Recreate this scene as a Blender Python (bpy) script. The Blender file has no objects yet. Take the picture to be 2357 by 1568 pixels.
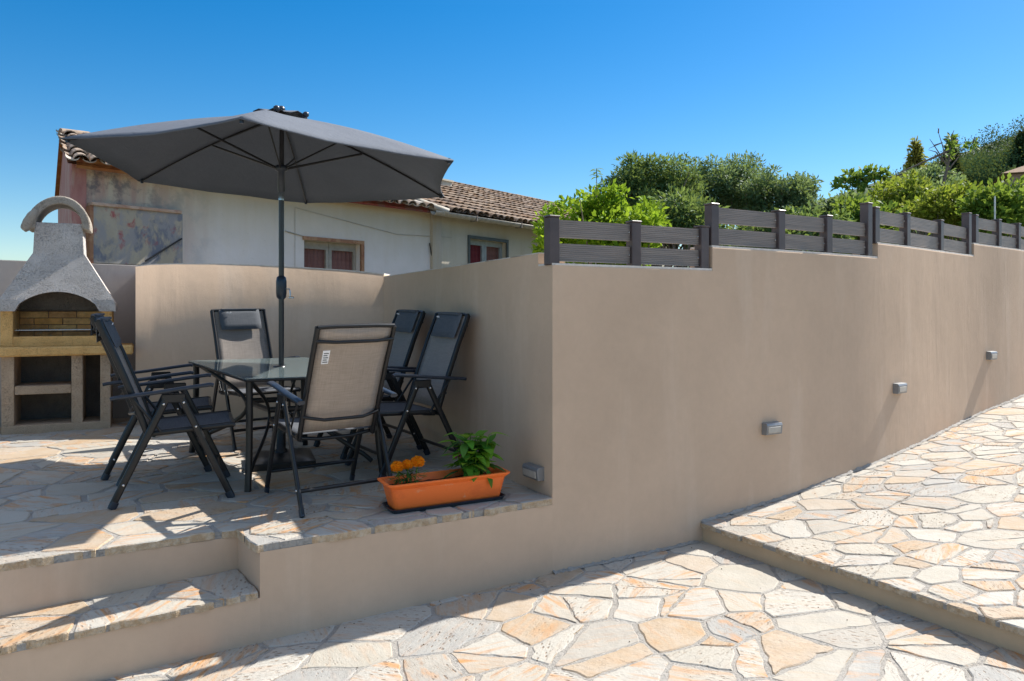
import bpy, math, random
import numpy as np
from mathutils import Vector, Matrix, Euler
random.seed(7); RNG = np.random.default_rng(11)
S = bpy.context.scene; COL = S.collection
R = math.radians
F, CU, H, CZ = 1800.0, 1178.5, 720.0, 1.592        # survey constants of the site camera

# ------------------------------------------------------------------ basic helpers
def spot(u, D): return (u - CU) / F * D              # lateral offset of a bearing at a distance
def hgt(v, D): return CZ + (H - v) / F * D           # height of a sight line at a distance
def terr(y): return 0.315 + 0.0306 * y               # terrace floor falls gently to the front
SLOPE = math.atan(0.0306)

class MB:
    def __init__(s): s.v = []; s.f = []; s.m = []; s.sm = []
    def add(s, vs, fs, mi=0, smooth=False):
        o = len(s.v); s.v += [tuple(p) for p in vs]
        for f in fs:
            s.f.append(tuple(o + i for i in f)); s.m.append(mi); s.sm.append(smooth)
    def box(s, x0, x1, y0, y1, z0, z1, mi=0, M=None):
        vs = [Vector(p) for p in ((x0,y0,z0),(x1,y0,z0),(x1,y1,z0),(x0,y1,z0),(x0,y0,z1),(x1,y0,z1),(x1,y1,z1),(x0,y1,z1))]
        if M: vs = [M @ p for p in vs]
        s.add(vs, [(0,3,2,1),(4,5,6,7),(0,1,5,4),(1,2,6,5),(2,3,7,6),(3,0,4,7)], mi)
    def rbox(s, x0, x1, y0, y1, z0, z1, b=.01, mi=0, M=None):
        # box with chamfered edges
        vs = []; idx = {}
        X=(x0,x1);Y=(y0,y1);Z=(z0,z1)
        for i in (0,1):
            for j in (0,1):
                for k in (0,1):
                    sx=b if i==0 else -b; sy=b if j==0 else -b; sz=b if k==0 else -b
                    for a,p in enumerate(((X[i],Y[j]+sy,Z[k]+sz),(X[i]+sx,Y[j],Z[k]+sz),(X[i]+sx,Y[j]+sy,Z[k]))):
                        idx[(i,j,k,a)] = len(vs); vs.append(M @ Vector(p) if M else Vector(p))
        fs=[]
        g=lambda i,j,k,a: idx[(i,j,k,a)]
        for i in (0,1):
            q=[g(i,0,0,0),g(i,1,0,0),g(i,1,1,0),g(i,0,1,0)]; fs.append(q if i else q[::-1])
        for j in (0,1):
            q=[g(0,j,0,1),g(1,j,0,1),g(1,j,1,1),g(0,j,1,1)]; fs.append(q[::-1] if j else q)
        for k in (0,1):
            q=[g(0,0,k,2),g(1,0,k,2),g(1,1,k,2),g(0,1,k,2)]; fs.append(q if k else q[::-1])
        for j in (0,1):
            for k in (0,1): fs.append([g(0,j,k,1),g(1,j,k,1),g(1,j,k,2),g(0,j,k,2)])
        for i in (0,1):
            for k in (0,1): fs.append([g(i,0,k,0),g(i,1,k,0),g(i,1,k,2),g(i,0,k,2)])
        for i in (0,1):
            for j in (0,1): fs.append([g(i,j,0,0),g(i,j,1,0),g(i,j,1,1),g(i,j,0,1)])
        for i in (0,1):
            for j in (0,1):
                for k in (0,1): fs.append([g(i,j,k,0),g(i,j,k,1),g(i,j,k,2)])
        s.add(vs, fs, mi)
    def sweep(s, pts, w, t=None, n=10, side=None, mi=0, power=2.0, caps=True, taper=None):
        # tube of (super)elliptic section along pts; w across 'side', t along the other axis
        t = w if t is None else t
        pts = [Vector(p) for p in pts]; N = len(pts); o = len(s.v); rings = []
        for i, p in enumerate(pts):
            d = (pts[min(i+1,N-1)] - pts[max(i-1,0)]).normalized()
            ref = Vector(side) if side is not None else (Vector((1,0,0)) if abs(d.x) < .9 else Vector((0,1,0)))
            a = (ref - d * ref.dot(d)).normalized(); b = d.cross(a)
            k = taper[i] if taper else 1.0
            ring = []
            for j in range(n):
                an = 2*math.pi*j/n; c, q = math.cos(an), math.sin(an)
                ex = 2.0/power
                cx = math.copysign(abs(c)**ex, c); sy = math.copysign(abs(q)**ex, q)
                ring.append(p + a*(w/2*k*cx) + b*(t/2*k*sy))
            rings.append(ring)
        vs = [q for r in rings for q in r]; fs = []
        for i in range(N-1):
            for j in range(n):
                fs.append((i*n+j, i*n+(j+1)%n, (i+1)*n+(j+1)%n, (i+1)*n+j))
        s.add(vs, fs, mi, True)
        if caps:
            s.add(rings[0], [tuple(range(n))[::-1]], mi); s.add(rings[-1], [tuple(range(n))], mi)
    def lathe(s, prof, c=(0,0,0), n=16, mi=0, M=None, smooth=True):
        vs=[]; fs=[]
        for r,z in prof:
            for j in range(n):
                a=2*math.pi*j/n; p=Vector((r*math.cos(a), r*math.sin(a), z)); 
                p = (M @ p) if M else p
                vs.append(p+Vector(c))
        for i in range(len(prof)-1):
            for j in range(n): fs.append((i*n+j,i*n+(j+1)%n,(i+1)*n+(j+1)%n,(i+1)*n+j))
        s.add(vs,fs,mi,smooth)
        s.add(vs[:n],[tuple(range(n))[::-1]],mi); s.add(vs[-n:],[tuple(range(n))],mi)
    def prism(s, poly, z0, z1, mi=0, mtop=None):
        # poly: xy list CCW; z0/z1 constants or functions
        f0 = z0 if callable(z0) else (lambda x,y: z0); f1 = z1 if callable(z1) else (lambda x,y: z1)
        n=len(poly); vs=[(x,y,f0(x,y)) for x,y in poly]+[(x,y,f1(x,y)) for x,y in poly]
        s.add(vs,[(i,(i+1)%n,n+(i+1)%n,n+i) for i in range(n)]+[tuple(range(n))[::-1]],mi)
        s.add(vs[n:],[tuple(range(n))],mi if mtop is None else mtop)
    def build(s, name, mats, parent=None, M=None, bevel=0):
        me = bpy.data.meshes.new(name); me.from_pydata(s.v, [], s.f)
        for m in (mats if isinstance(mats,(list,tuple)) else [mats]): me.materials.append(m)
        me.polygons.foreach_set('material_index', s.m); me.polygons.foreach_set('use_smooth', s.sm)
        if M is not None: me.transform(M)
        me.update()
        o = bpy.data.objects.new(name, me); COL.objects.link(o)
        if parent is not None: o.parent = parent
        if bevel:
            b = o.modifiers.new('bevel','BEVEL'); b.width = bevel; b.segments = 2; b.limit_method='ANGLE'; b.angle_limit=R(40)
        return o
def tag(o, label, cat, group=None):
    o['label'] = label; o['category'] = cat
    if group: o['group'] = group
    return o
def kind(o, k): o['kind'] = k; return o
def thing(name, label, cat, loc=(0,0,0), rot=(0,0,0), group=None):
    o = bpy.data.objects.new(name, None); COL.objects.link(o); o.empty_display_size=.1
    o.location = loc; o.rotation_euler = rot
    return tag(o, label, cat, group)
def copy_tree(o, parent=None):
    c = o.copy(); COL.objects.link(c)
    if parent is not None: c.parent = parent
    for ch in [k for k in o.children]: copy_tree(ch, c)
    return c
def base_rot(yaw):                                    # stand on the sloping terrace, turned by yaw
    return (Matrix.Rotation(SLOPE,3,'X') @ Matrix.Rotation(yaw,3,'Z')).to_euler()

# ------------------------------------------------------------------ materials
class NT:
    def __init__(s, name):
        s.m = bpy.data.materials.new(name); s.m.use_nodes = True; s.t = s.m.node_tree; s.t.nodes.clear()
        s.out = s.n('ShaderNodeOutputMaterial')
    def n(s, typ, **kw):
        nd = s.t.nodes.new(typ)
        for k,v in kw.items():
            if k.startswith('i_'):
                key = k[2:].replace('_',' '); nd.inputs[int(key) if key.isdigit() else key].default_value = v
            else: setattr(nd,k,v)
        return nd
    def l(s, a, b): s.t.links.new(a, b)
    def coords(s, scale=(1,1,1), rnd=False):
        tc = s.n('ShaderNodeTexCoord'); mp = s.n('ShaderNodeMapping'); mp.inputs['Scale'].default_value = scale
        s.l(tc.outputs['Object'], mp.inputs['Vector']); return mp.outputs['Vector']
    def noise(s, vec, scale, detail=4, rough=.55, dist=0):
        n = s.n('ShaderNodeTexNoise'); n.inputs['Scale'].default_value=scale; n.inputs['Detail'].default_value=detail
        n.inputs['Roughness'].default_value=rough; n.inputs['Distortion'].default_value=dist
        s.l(vec, n.inputs['Vector']); return n.outputs['Fac']
    def ramp(s, fac, stops, interp='LINEAR'):
        r = s.n('ShaderNodeValToRGB'); r.color_ramp.interpolation = interp
        el = r.color_ramp.elements
        while len(el) < len(stops): el.new(.5)
        for e,(p,c) in zip(el, stops): e.position=p; e.color=(c,c,c,1) if isinstance(c,(int,float)) else (*c,1)
        s.l(fac, r.inputs['Fac']); return r.outputs['Color']
    def mix(s, fac, a, b, mode='MIX'):
        m = s.n('ShaderNodeMix', data_type='RGBA', blend_type=mode)
        for sock,val in ((m.inputs[0],fac),(m.inputs[6],a),(m.inputs[7],b)):
            if isinstance(val,(int,float)): sock.default_value = val
            elif isinstance(val,(tuple,list)): sock.default_value = (*val,1)
            else: s.l(val, sock)
        return m.outputs[2]
    def math(s, op, a, b=None):
        m = s.n('ShaderNodeMath', operation=op)
        for i,val in enumerate((a,b)):
            if val is None: continue
            if isinstance(val,(int,float)): m.inputs[i].default_value = val
            else: s.l(val, m.inputs[i])
        return m.outputs[0]
    def bump(s, hgt, strength=.3, dist=.01, prev=None):
        b = s.n('ShaderNodeBump'); b.inputs['Strength'].default_value=strength; b.inputs['Distance'].default_value=dist
        s.l(hgt, b.inputs['Height'])
        if prev is not None: s.l(prev, b.inputs['Normal'])
        return b.outputs['Normal']
    def bsdf(s, color, rough=.7, spec=.4, metal=0, normal=None, **kw):
        p = s.n('ShaderNodeBsdfPrincipled')
        if isinstance(color,(tuple,list)): p.inputs['Base Color'].default_value=(*color,1)
        else: s.l(color, p.inputs['Base Color'])
        if isinstance(rough,(int,float)): p.inputs['Roughness'].default_value=rough
        else: s.l(rough, p.inputs['Roughness'])
        p.inputs['Specular IOR Level'].default_value=spec; p.inputs['Metallic'].default_value=metal
        if normal is not None: s.l(normal, p.inputs['Normal'])
        for k,v in kw.items(): p.inputs[k.replace('_',' ')].default_value=v
        return p.outputs['BSDF']
    def done(s, sh): s.l(sh, s.out.inputs['Surface']); return s.m

def m_simple(name, col, rough=.5, spec=.4, metal=0, var=.15, scale=12, bstr=.05, bscale=60):
    t = NT(name); v = t.coords(); n = t.noise(v, scale, 5)
    c = t.mix(t.ramp(n,[(.3,0.),(.7,1.)]), tuple(x*(1-var) for x in col), tuple(min(1,x*(1+var)) for x in col))
    return t.done(t.bsdf(c, rough, spec, metal, t.bump(t.noise(v,bscale,3), bstr, .005)))

def m_plaster(name, base, stain, streak=.5):
    t = NT(name); v = t.coords()
    big = t.noise(v, .8, 6, .6); fine = t.noise(v, 16, 6, .65)
    vs = t.coords((1.6,1.6,.22)); st = t.noise(vs, 1.6, 6, .6, .3)
    c = t.mix(t.ramp(big,[(.3,0.),(.72,1.)]), base, tuple(x*.80 for x in base))
    c = t.mix(t.math('MULTIPLY', t.ramp(st,[(.52,0.),(.75,1.)]), streak), c, stain)
    c = t.mix(t.math('MULTIPLY', t.ramp(fine,[(.35,0.),(.75,1.)]), .16), c, tuple(x*.62 for x in base))
    nb = t.bump(t.noise(t.coords((2.2,2.2,.5)), 1.3, 4, .6, .4), .13, .05); nb = t.bump(t.noise(v, 5, 4), .07, .03, nb); nb = t.bump(t.noise(v, 170, 4, .7), .22, .004, nb)
    return t.done(t.bsdf(c, .86, .25, 0, nb))

def m_stone(name):
    t = NT(name); g = t.n('ShaderNodeNewGeometry'); rnd = g.outputs['Random Per Island']
    tc = t.n('ShaderNodeTexCoord')
    # every stone gets its own offset and grain direction
    rot = t.n('ShaderNodeVectorRotate', rotation_type='Z_AXIS'); t.l(tc.outputs['Object'], rot.inputs['Vector'])
    t.l(t.math('MULTIPLY', rnd, 39.0), rot.inputs['Angle'])
    cmb = t.n('ShaderNodeCombineXYZ'); t.l(t.math('MULTIPLY', rnd, 517.0), cmb.inputs[0]); t.l(t.math('MULTIPLY', rnd, 291.0), cmb.inputs[1])
    ad = t.n('ShaderNodeVectorMath', operation='ADD'); t.l(rot.outputs['Vector'], ad.inputs[0]); t.l(cmb.outputs[0], ad.inputs[1])
    v = ad.outputs[0]
    mp = t.n('ShaderNodeMapping'); mp.inputs['Scale'].default_value=(1.0,5.0,1.0); t.l(v, mp.inputs['Vector']); vstr = mp.outputs['Vector']
    base = t.ramp(rnd,[(0.,(0.365,0.335,0.279)),(.18,(0.400,0.376,0.327)),(.30,(0.321,0.295,0.255)),(.42,(0.383,0.345,0.284)),(.54,(0.365,0.267,0.171)),(.64,(0.400,0.380,0.337)),(.74,(0.374,0.308,0.237)),(.83,(0.291,0.286,0.270)),(.92,(0.374,0.281,0.190)),(1.,(0.374,0.281,0.190))],'CONSTANT')
    mott = t.noise(v, 7, 6, .65)
    c = t.mix(t.ramp(mott,[(.35,0.),(.7,.5)]), base, (.43,.40,.35))
    amt = t.ramp(t.math('FRACT', t.math('MULTIPLY', rnd, 7.31)),[(.15,.10),(.5,.5),(.9,1.)])
    stn = t.ramp(t.noise(vstr, 3.2, 6, .62, .8),[(.50,0.),(.66,1.)])
    c = t.mix(t.math('MULTIPLY', t.math('MULTIPLY', stn, amt), .9), c, (.47,.215,.06))
    stn2 = t.ramp(t.noise(vstr, 9, 5, .6, .5),[(.56,0.),(.68,1.)])
    c = t.mix(t.math('MULTIPLY', t.math('MULTIPLY', stn2, amt), .6), c, (.30,.15,.065))
    gry = t.ramp(t.noise(v, 2.2, 4),[(.5,0.),(.75,.35)])
    c = t.mix(gry, c, (.31,.295,.275))
    # travertine pits: short dark holes along the grain, on some of the stones
    mp2 = t.n('ShaderNodeMapping'); mp2.inputs['Scale'].default_value=(22,50,22); t.l(v, mp2.inputs['Vector'])
    vo = t.n('ShaderNodeTexVoronoi'); vo.inputs['Scale'].default_value=1.0; t.l(mp2.outputs['Vector'], vo.inputs['Vector'])
    pm = t.ramp(vo.outputs['Distance'],[(.16,1.),(.32,0.)])
    pa = t.ramp(t.math('FRACT', t.math('MULTIPLY', rnd, 13.7)),[(.3,0.),(.5,.5),(.85,1.)])
    pz = t.ramp(t.noise(v, 5, 3),[(.42,0.),(.56,1.)])
    pits = t.math('MULTIPLY', t.math('MULTIPLY', pm, pa), pz)
    c = t.mix(t.math('MULTIPLY', pits, .8), c, (.20,.13,.08))
    crk = t.ramp(t.noise(vstr, 5, 3, .5, 1.2),[(.492,0.),(.5,1.),(.508,0.)])
    crk = t.math('MULTIPLY', crk, t.math('MULTIPLY', pa, .55)); c = t.mix(crk, c, (.27,.19,.13))
    sn = t.n('ShaderNodeSeparateXYZ'); t.l(g.outputs['True Normal'], sn.inputs[0])
    side = t.ramp(t.math('ABSOLUTE', sn.outputs['Z']),[(.35,1.),(.6,0.)])
    c = t.mix(t.math('MULTIPLY', side, .85), c, t.mix(t.ramp(t.noise(v, 26, 5, .7),[(.4,0.),(.62,1.)]), (.42,.29,.165), (.58,.46,.32)))
    hh = t.math('SUBTRACT', t.noise(v, 40, 5, .7), t.math('MULTIPLY', t.math('ADD', pits, crk), 1.2))
    nb = t.bump(t.noise(v, 6, 4), .4, .02); nb = t.bump(hh, .6, .007, nb); nb = t.bump(t.math('MULTIPLY', side, t.noise(v, 24, 5, .7)), .9, .02, nb)
    return t.done(t.bsdf(c, .72, .3, 0, nb))

def m_leaf(name, cols, trans=.35, rough=.6, spec=.18):
    t = NT(name); g = t.n('ShaderNodeNewGeometry'); rnd = g.outputs['Random Per Island']
    st = [(i/(len(cols)-1), c) for i,c in enumerate(cols)]
    c = t.ramp(rnd, st)
    v = t.coords(); c = t.mix(t.ramp(t.noise(v, 2.2, 3),[(.35,0.),(.7,.5)]), c, tuple(x*.6 for x in cols[0]))
    p = t.bsdf(c, rough, spec)
    tr = t.n('ShaderNodeBsdfTranslucent'); t.l(t.mix(.35, c, (.45,.5,.06)), tr.inputs['Color'])
    mx = t.n('ShaderNodeMixShader'); mx.inputs[0].default_value=trans; t.l(p, mx.inputs[1]); t.l(tr.outputs[0], mx.inputs[2])
    return t.done(mx.outputs[0])

def m_fabric(name, c1, c2, trans=.0, wscale=260, tcol=None, rough=.85, crease=.0):
    t = NT(name); v = t.coords()
    a = t.noise(t.coords((wscale,wscale*.03,wscale*.03)), 1, 3); b = t.noise(t.coords((wscale*.03,wscale*.5,wscale*.5)), 1, 3)
    w = t.math('MULTIPLY', t.math('ADD', a, b), .5)
    c = t.mix(t.ramp(w,[(.36,0.),(.64,1.)]), c1, c2)
    c = t.mix(t.ramp(t.noise(v, 4, 4),[(.4,0.),(.8,.3)]), c, tuple(x*.75 for x in c1))
    p = t.bsdf(c, rough, .2, 0, t.bump(w,.2,.002, t.bump(t.noise(t.coords((9,9,2)),1.2,4,.6,.8),crease,.02)))
    if not trans: return t.done(p)
    tr = t.n('ShaderNodeBsdfTranslucent'); tr.inputs['Color'].default_value=(*(tcol or c2),1)
    mx = t.n('ShaderNodeMixShader'); mx.inputs[0].default_value=trans; t.l(p, mx.inputs[1]); t.l(tr.outputs[0], mx.inputs[2])
    return t.done(mx.outputs[0])

def m_concrete(name, c1, c2, pit=.5):
    t = NT(name); v = t.coords()
    c = t.mix(t.ramp(t.noise(v, 5, 6, .65),[(.3,0.),(.7,1.)]), c1, c2)
    sp = t.math('MULTIPLY', t.ramp(t.noise(v, 95, 5, .8),[(.34,1.),(.50,0.)]), t.ramp(t.noise(v, 9, 4, .6),[(.32,.25),(.6,1.)]))
    c = t.mix(t.math('MULTIPLY', sp, pit), c, tuple(x*.32 for x in c1))
    hh = t.math('SUBTRACT', t.noise(v, 55, 5, .75), t.math('MULTIPLY', sp, .6))
    return t.done(t.bsdf(c, .92, .15, 0, t.bump(hh, .8, .012)))

def m_housewall(name):
    t = NT(name); v = t.coords(); sep = t.n('ShaderNodeSeparateXYZ'); t.l(v, sep.inputs[0])
    c = t.mix(t.ramp(t.noise(v, 1.2, 6, .6),[(.35,0.),(.7,1.)]), (.71,.665,.635), (.63,.59,.555))
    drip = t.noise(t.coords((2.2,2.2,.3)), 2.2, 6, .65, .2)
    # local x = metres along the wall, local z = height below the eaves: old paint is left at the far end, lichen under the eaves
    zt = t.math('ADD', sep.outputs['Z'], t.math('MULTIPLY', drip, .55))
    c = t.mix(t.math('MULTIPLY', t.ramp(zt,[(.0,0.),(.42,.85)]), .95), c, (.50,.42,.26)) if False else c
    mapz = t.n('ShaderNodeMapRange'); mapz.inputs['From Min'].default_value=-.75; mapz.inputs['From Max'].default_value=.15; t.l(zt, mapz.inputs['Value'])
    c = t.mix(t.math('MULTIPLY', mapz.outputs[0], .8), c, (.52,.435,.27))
    mapx = t.n('ShaderNodeMapRange'); mapx.inputs['From Min'].default_value=2.3; mapx.inputs['From Max'].default_value=.9
    t.l(t.math('ADD', sep.outputs['X'], t.math('MULTIPLY', t.noise(v, 1.4, 5), .8)), mapx.inputs['Value'])
    old = mapx.outputs[0]
    oc = t.mix(t.ramp(drip,[(.4,0.),(.62,1.)]), (.56,.475,.35), (.44,.27,.22))
    oc = t.mix(t.ramp(t.noise(v, 3.2, 6, .7),[(.47,0.),(.58,.85)]), oc, (.13,.115,.125))
    c = t.mix(t.math('MULTIPLY', old, .92), c, oc)
    c = t.mix(t.ramp(t.noise(v, 9, 6, .7),[(.62,0.),(.74,.45)]), c, (.36,.33,.31))
    nb = t.bump(t.noise(v, 6, 5), .3, .04); nb = t.bump(t.noise(v, 60, 4), .3, .01, nb)
    return t.done(t.bsdf(c, .9, .2, 0, nb))

def m_layers(name, cols, scale=4, rough=.6, stretch=(1,1,1), metal=0, bstr=.3, last=.5):
    # patchy weathered paint: first colour is the ground, the rest come in patches
    t = NT(name); v = t.coords(stretch); c = cols[0]
    for i, cc in enumerate(cols[1:]):
        mp = t.n('ShaderNodeMapping'); mp.inputs['Location'].default_value=(i*13.1,i*7.7,i*3.3); t.l(v, mp.inputs['Vector'])
        c = t.mix(t.ramp(t.noise(mp.outputs['Vector'], scale*(1+.35*i), 6, .65, .4),[((last if i==len(cols)-2 else .5),0.),((last if i==len(cols)-2 else .5)+.1,.85)]), c, cc)
    return t.done(t.bsdf(c, rough, .3, metal, t.bump(t.noise(v, scale*9, 5), bstr, .008)))

def m_island(name, cols, rough=.85, bscale=30):
    t = NT(name); g = t.n('ShaderNodeNewGeometry'); rnd = g.outputs['Random Per Island']; v = t.coords()
    c = t.ramp(rnd, [(i/len(cols), x) for i,x in enumerate(cols)], 'CONSTANT')
    c = t.mix(t.ramp(t.noise(v, 7, 6, .7),[(.42,0.),(.65,.8)]), c, tuple(x*.45 for x in cols[0]))
    c = t.mix(t.ramp(t.noise(v, 19, 4, .7),[(.58,0.),(.7,.5)]), c, (.42,.40,.35))
    return t.done(t.bsdf(c, rough, .2, 0, t.bump(t.noise(v, bscale, 5), .4, .01)))

def m_board():
    t = NT('composite_board'); v = t.coords()
    c = t.mix(t.ramp(t.noise(t.coords((1.5,1.5,26)), 2.2, 5, .6),[(.35,0.),(.68,1.)]), (.19,.168,.158), (.28,.24,.215))
    c = t.mix(t.ramp(t.noise(v, 2.5, 4),[(.5,0.),(.75,.5)]), c, (.31,.235,.185))
    return t.done(t.bsdf(c, .5, .45, 0, t.bump(t.noise(t.coords((4,4,160)), 2, 3), .15, .004)))

def m_glass():
    t = NT('frosted_glass')
    tr = t.n('ShaderNodeBsdfTransparent'); tr.inputs['Color'].default_value=(.78,.85,.84,1)
    df = t.bsdf((.50,.63,.64), .25, .5)
    m1 = t.n('ShaderNodeMixShader'); m1.inputs[0].default_value=.38; t.l(tr.outputs[0], m1.inputs[1]); t.l(df, m1.inputs[2])
    gl = t.n('ShaderNodeBsdfGlossy'); gl.inputs['Roughness'].default_value=.03; gl.inputs['Color'].default_value=(.9,.97,.96,1)
    fr = t.n('ShaderNodeFresnel'); fr.inputs['IOR'].default_value=1.5
    m2 = t.n('ShaderNodeMixShader'); t.l(fr.outputs[0], m2.inputs[0]); t.l(m1.outputs[0], m2.inputs[1]); t.l(gl.outputs[0], m2.inputs[2])
    return t.done(m2.outputs[0])

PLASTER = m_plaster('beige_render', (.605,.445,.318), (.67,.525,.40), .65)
COPING = m_simple('pale_render', (.62,.58,.53), .9, .2, var=.15, scale=20)
STONE = m_stone('flagstone')
MORTAR = m_concrete('mortar', (.345,.322,.29), (.415,.39,.355), .15)
BLACKM = m_simple('black_metal', (.013,.013,.014), .34, .42, 0, .2, 30, .03, 200)
ARM = m_simple('dark_plastic', (.020,.028,.042), .33, .5, 0, .2, 30, .03, 200)
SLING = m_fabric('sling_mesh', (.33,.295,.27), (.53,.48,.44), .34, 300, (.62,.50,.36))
PILLOW = m_fabric('pillow_cloth', (.085,.092,.104), (.125,.133,.148), 0, 400)
LOGO = m_simple('white_print', (.8,.8,.8), .6)
STEEL = m_simple('steel', (.62,.62,.62), .25, .5, 1.0, .08)
CANOPY = m_fabric('canopy_cloth', (.112,.124,.148), (.132,.146,.172), .05, 500, (.12,.13,.15), .8, .35)
GLASS = m_glass()
POSTM = m_simple('brown_post', (.075,.055,.054), .42, .5, 0, .25, 6)
BOARDM = m_board()
TERRA = m_layers('terracotta_plastic', [(.90,.185,.035),(.80,.155,.032),(.80,.38,.20)], 5, .5, (1,1,2), 0, .08, .6)
SOIL = m_concrete('soil', (.035,.02,.014), (.06,.035,.025), .6)
CONC = m_concrete('grey_concrete', (.50,.455,.42), (.62,.575,.535), .75)
CONCY = m_concrete('yellow_concrete', (.74,.42,.145), (.82,.53,.22), .65)
CONCB = m_concrete('buff_concrete', (.46,.335,.225), (.56,.425,.30), .6)
FIREB = m_island('fire_brick', [(.78,.40,.15),(.84,.50,.20),(.66,.37,.16),(.82,.42,.13)], .85)
SOOT_SHADE = m_concrete('soot_and_shade', (.15,.13,.115), (.22,.195,.17), .5)  # barbecue soot, and the dark tone of the painted shade strip
HWALL = m_housewall('old_whitewash')
HPINK = m_layers('faded_pink_paint', [(.42,.20,.17),(.36,.15,.13),(.46,.30,.25)], 3, .85, (1.5,1.5,.4))
FASCIA = m_layers('rusty_fascia', [(.30,.11,.035),(.22,.07,.04),(.36,.17,.06)], 3, .75)
FASCIAR = m_layers('red_fascia', [(.24,.055,.045),(.30,.09,.06),(.20,.11,.10)], 3, .75)
TILE = m_island('roof_tile', [(.26,.175,.115),(.33,.235,.16),(.20,.14,.10),(.36,.28,.21),(.24,.15,.09),(.30,.22,.165),(.17,.13,.105)], .9)
TILEP = m_island('pale_tile', [(.45,.38,.31),(.28,.20,.14),(.36,.27,.20),(.52,.46,.39),(.24,.175,.13),(.33,.25,.19)], .9)
ZINC = m_layers('old_zinc', [(.34,.31,.25),(.22,.20,.17),(.40,.37,.32)], 5, .55, (1,1,1), .3)
RUSTBOX = m_layers('peeling_paint', [(.36,.315,.24),(.21,.235,.29),(.40,.35,.265),(.12,.14,.19),(.27,.26,.26),(.31,.07,.07)], 2.6, .75, (1,1,.6), 0, .4, .585)
WOODT = m_layers('old_wood', [(.30,.15,.08),(.22,.09,.05),(.38,.22,.12)], 5, .7)
WINF = m_simple('grey_sash', (.33,.30,.25), .6)
WINDK = m_simple('dark_green_frame', (.085,.095,.09), .5)
CURT = m_fabric('brown_curtain', (.16,.075,.065), (.23,.12,.105), 0, 30)
CURTR = m_fabric('red_curtain', (.13,.02,.028), (.18,.035,.04), 0, 30)
DGLASS = m_simple('dark_pane', (.03,.035,.045), .06, .6)
LAMPH = m_simple('grey_lamp', (.24,.245,.25), .42, .5, .3, .1)
LAMPG = m_simple('lamp_lens', (.42,.385,.33), .35, .5)
BARK = m_layers('bark', [(.16,.13,.105),(.10,.08,.065),(.21,.18,.15)], 12, .9, (1,1,.3))
L_CIT = m_leaf('citrus_leaf', [(.085,.215,.008),(.17,.34,.012),(.30,.47,.018),(.12,.27,.01)], .45)
L_OLV = m_leaf('olive_leaf', [(.055,.125,.06),(.10,.20,.10),(.22,.32,.20),(.07,.15,.055)], .36)
L_DRK = m_leaf('dark_leaf', [(.04,.105,.045),(.075,.165,.06),(.15,.26,.10)], .36)
L_YEL = m_leaf('yellow_green_leaf', [(.10,.18,.015),(.20,.29,.02),(.17,.20,.045),(.28,.33,.035)], .42)
L_MID = m_leaf('mid_leaf', [(.06,.15,.02),(.11,.22,.028),(.17,.29,.04)], .4)
L_FIR = m_leaf('fir_needle', [(.22,.21,.04),(.32,.27,.06),(.14,.19,.05)], .35)
L_FIG = m_leaf('fig_leaf', [(.06,.15,.035),(.11,.24,.04),(.17,.30,.06)], .4)
L_WOOD = m_leaf('wood_leaf', [(.035,.085,.05),(.06,.12,.06),(.09,.155,.075)], .15, .9, .0)
L_CYP = m_leaf('cypress_leaf', [(.02,.045,.022),(.035,.065,.03)], .15)
L_ZIN = m_leaf('plant_leaf', [(.04,.17,.035),(.10,.31,.025),(.24,.48,.03),(.03,.14,.045)], .4)
L_MAR = m_leaf('fern_leaf', [(.04,.13,.03),(.07,.19,.035)], .3)
ORANGE = m_leaf('orange_petal', [(1.0,.29,.004),(1.0,.38,.008),(1.0,.22,.003)], .42)
PURPLE = m_leaf('purple_petal', [(.38,.02,.22),(.50,.04,.32)], .25)
EARTH = m_layers('dry_earth', [(.14,.13,.08),(.06,.10,.04),(.18,.15,.09)], .6, .95)

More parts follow.
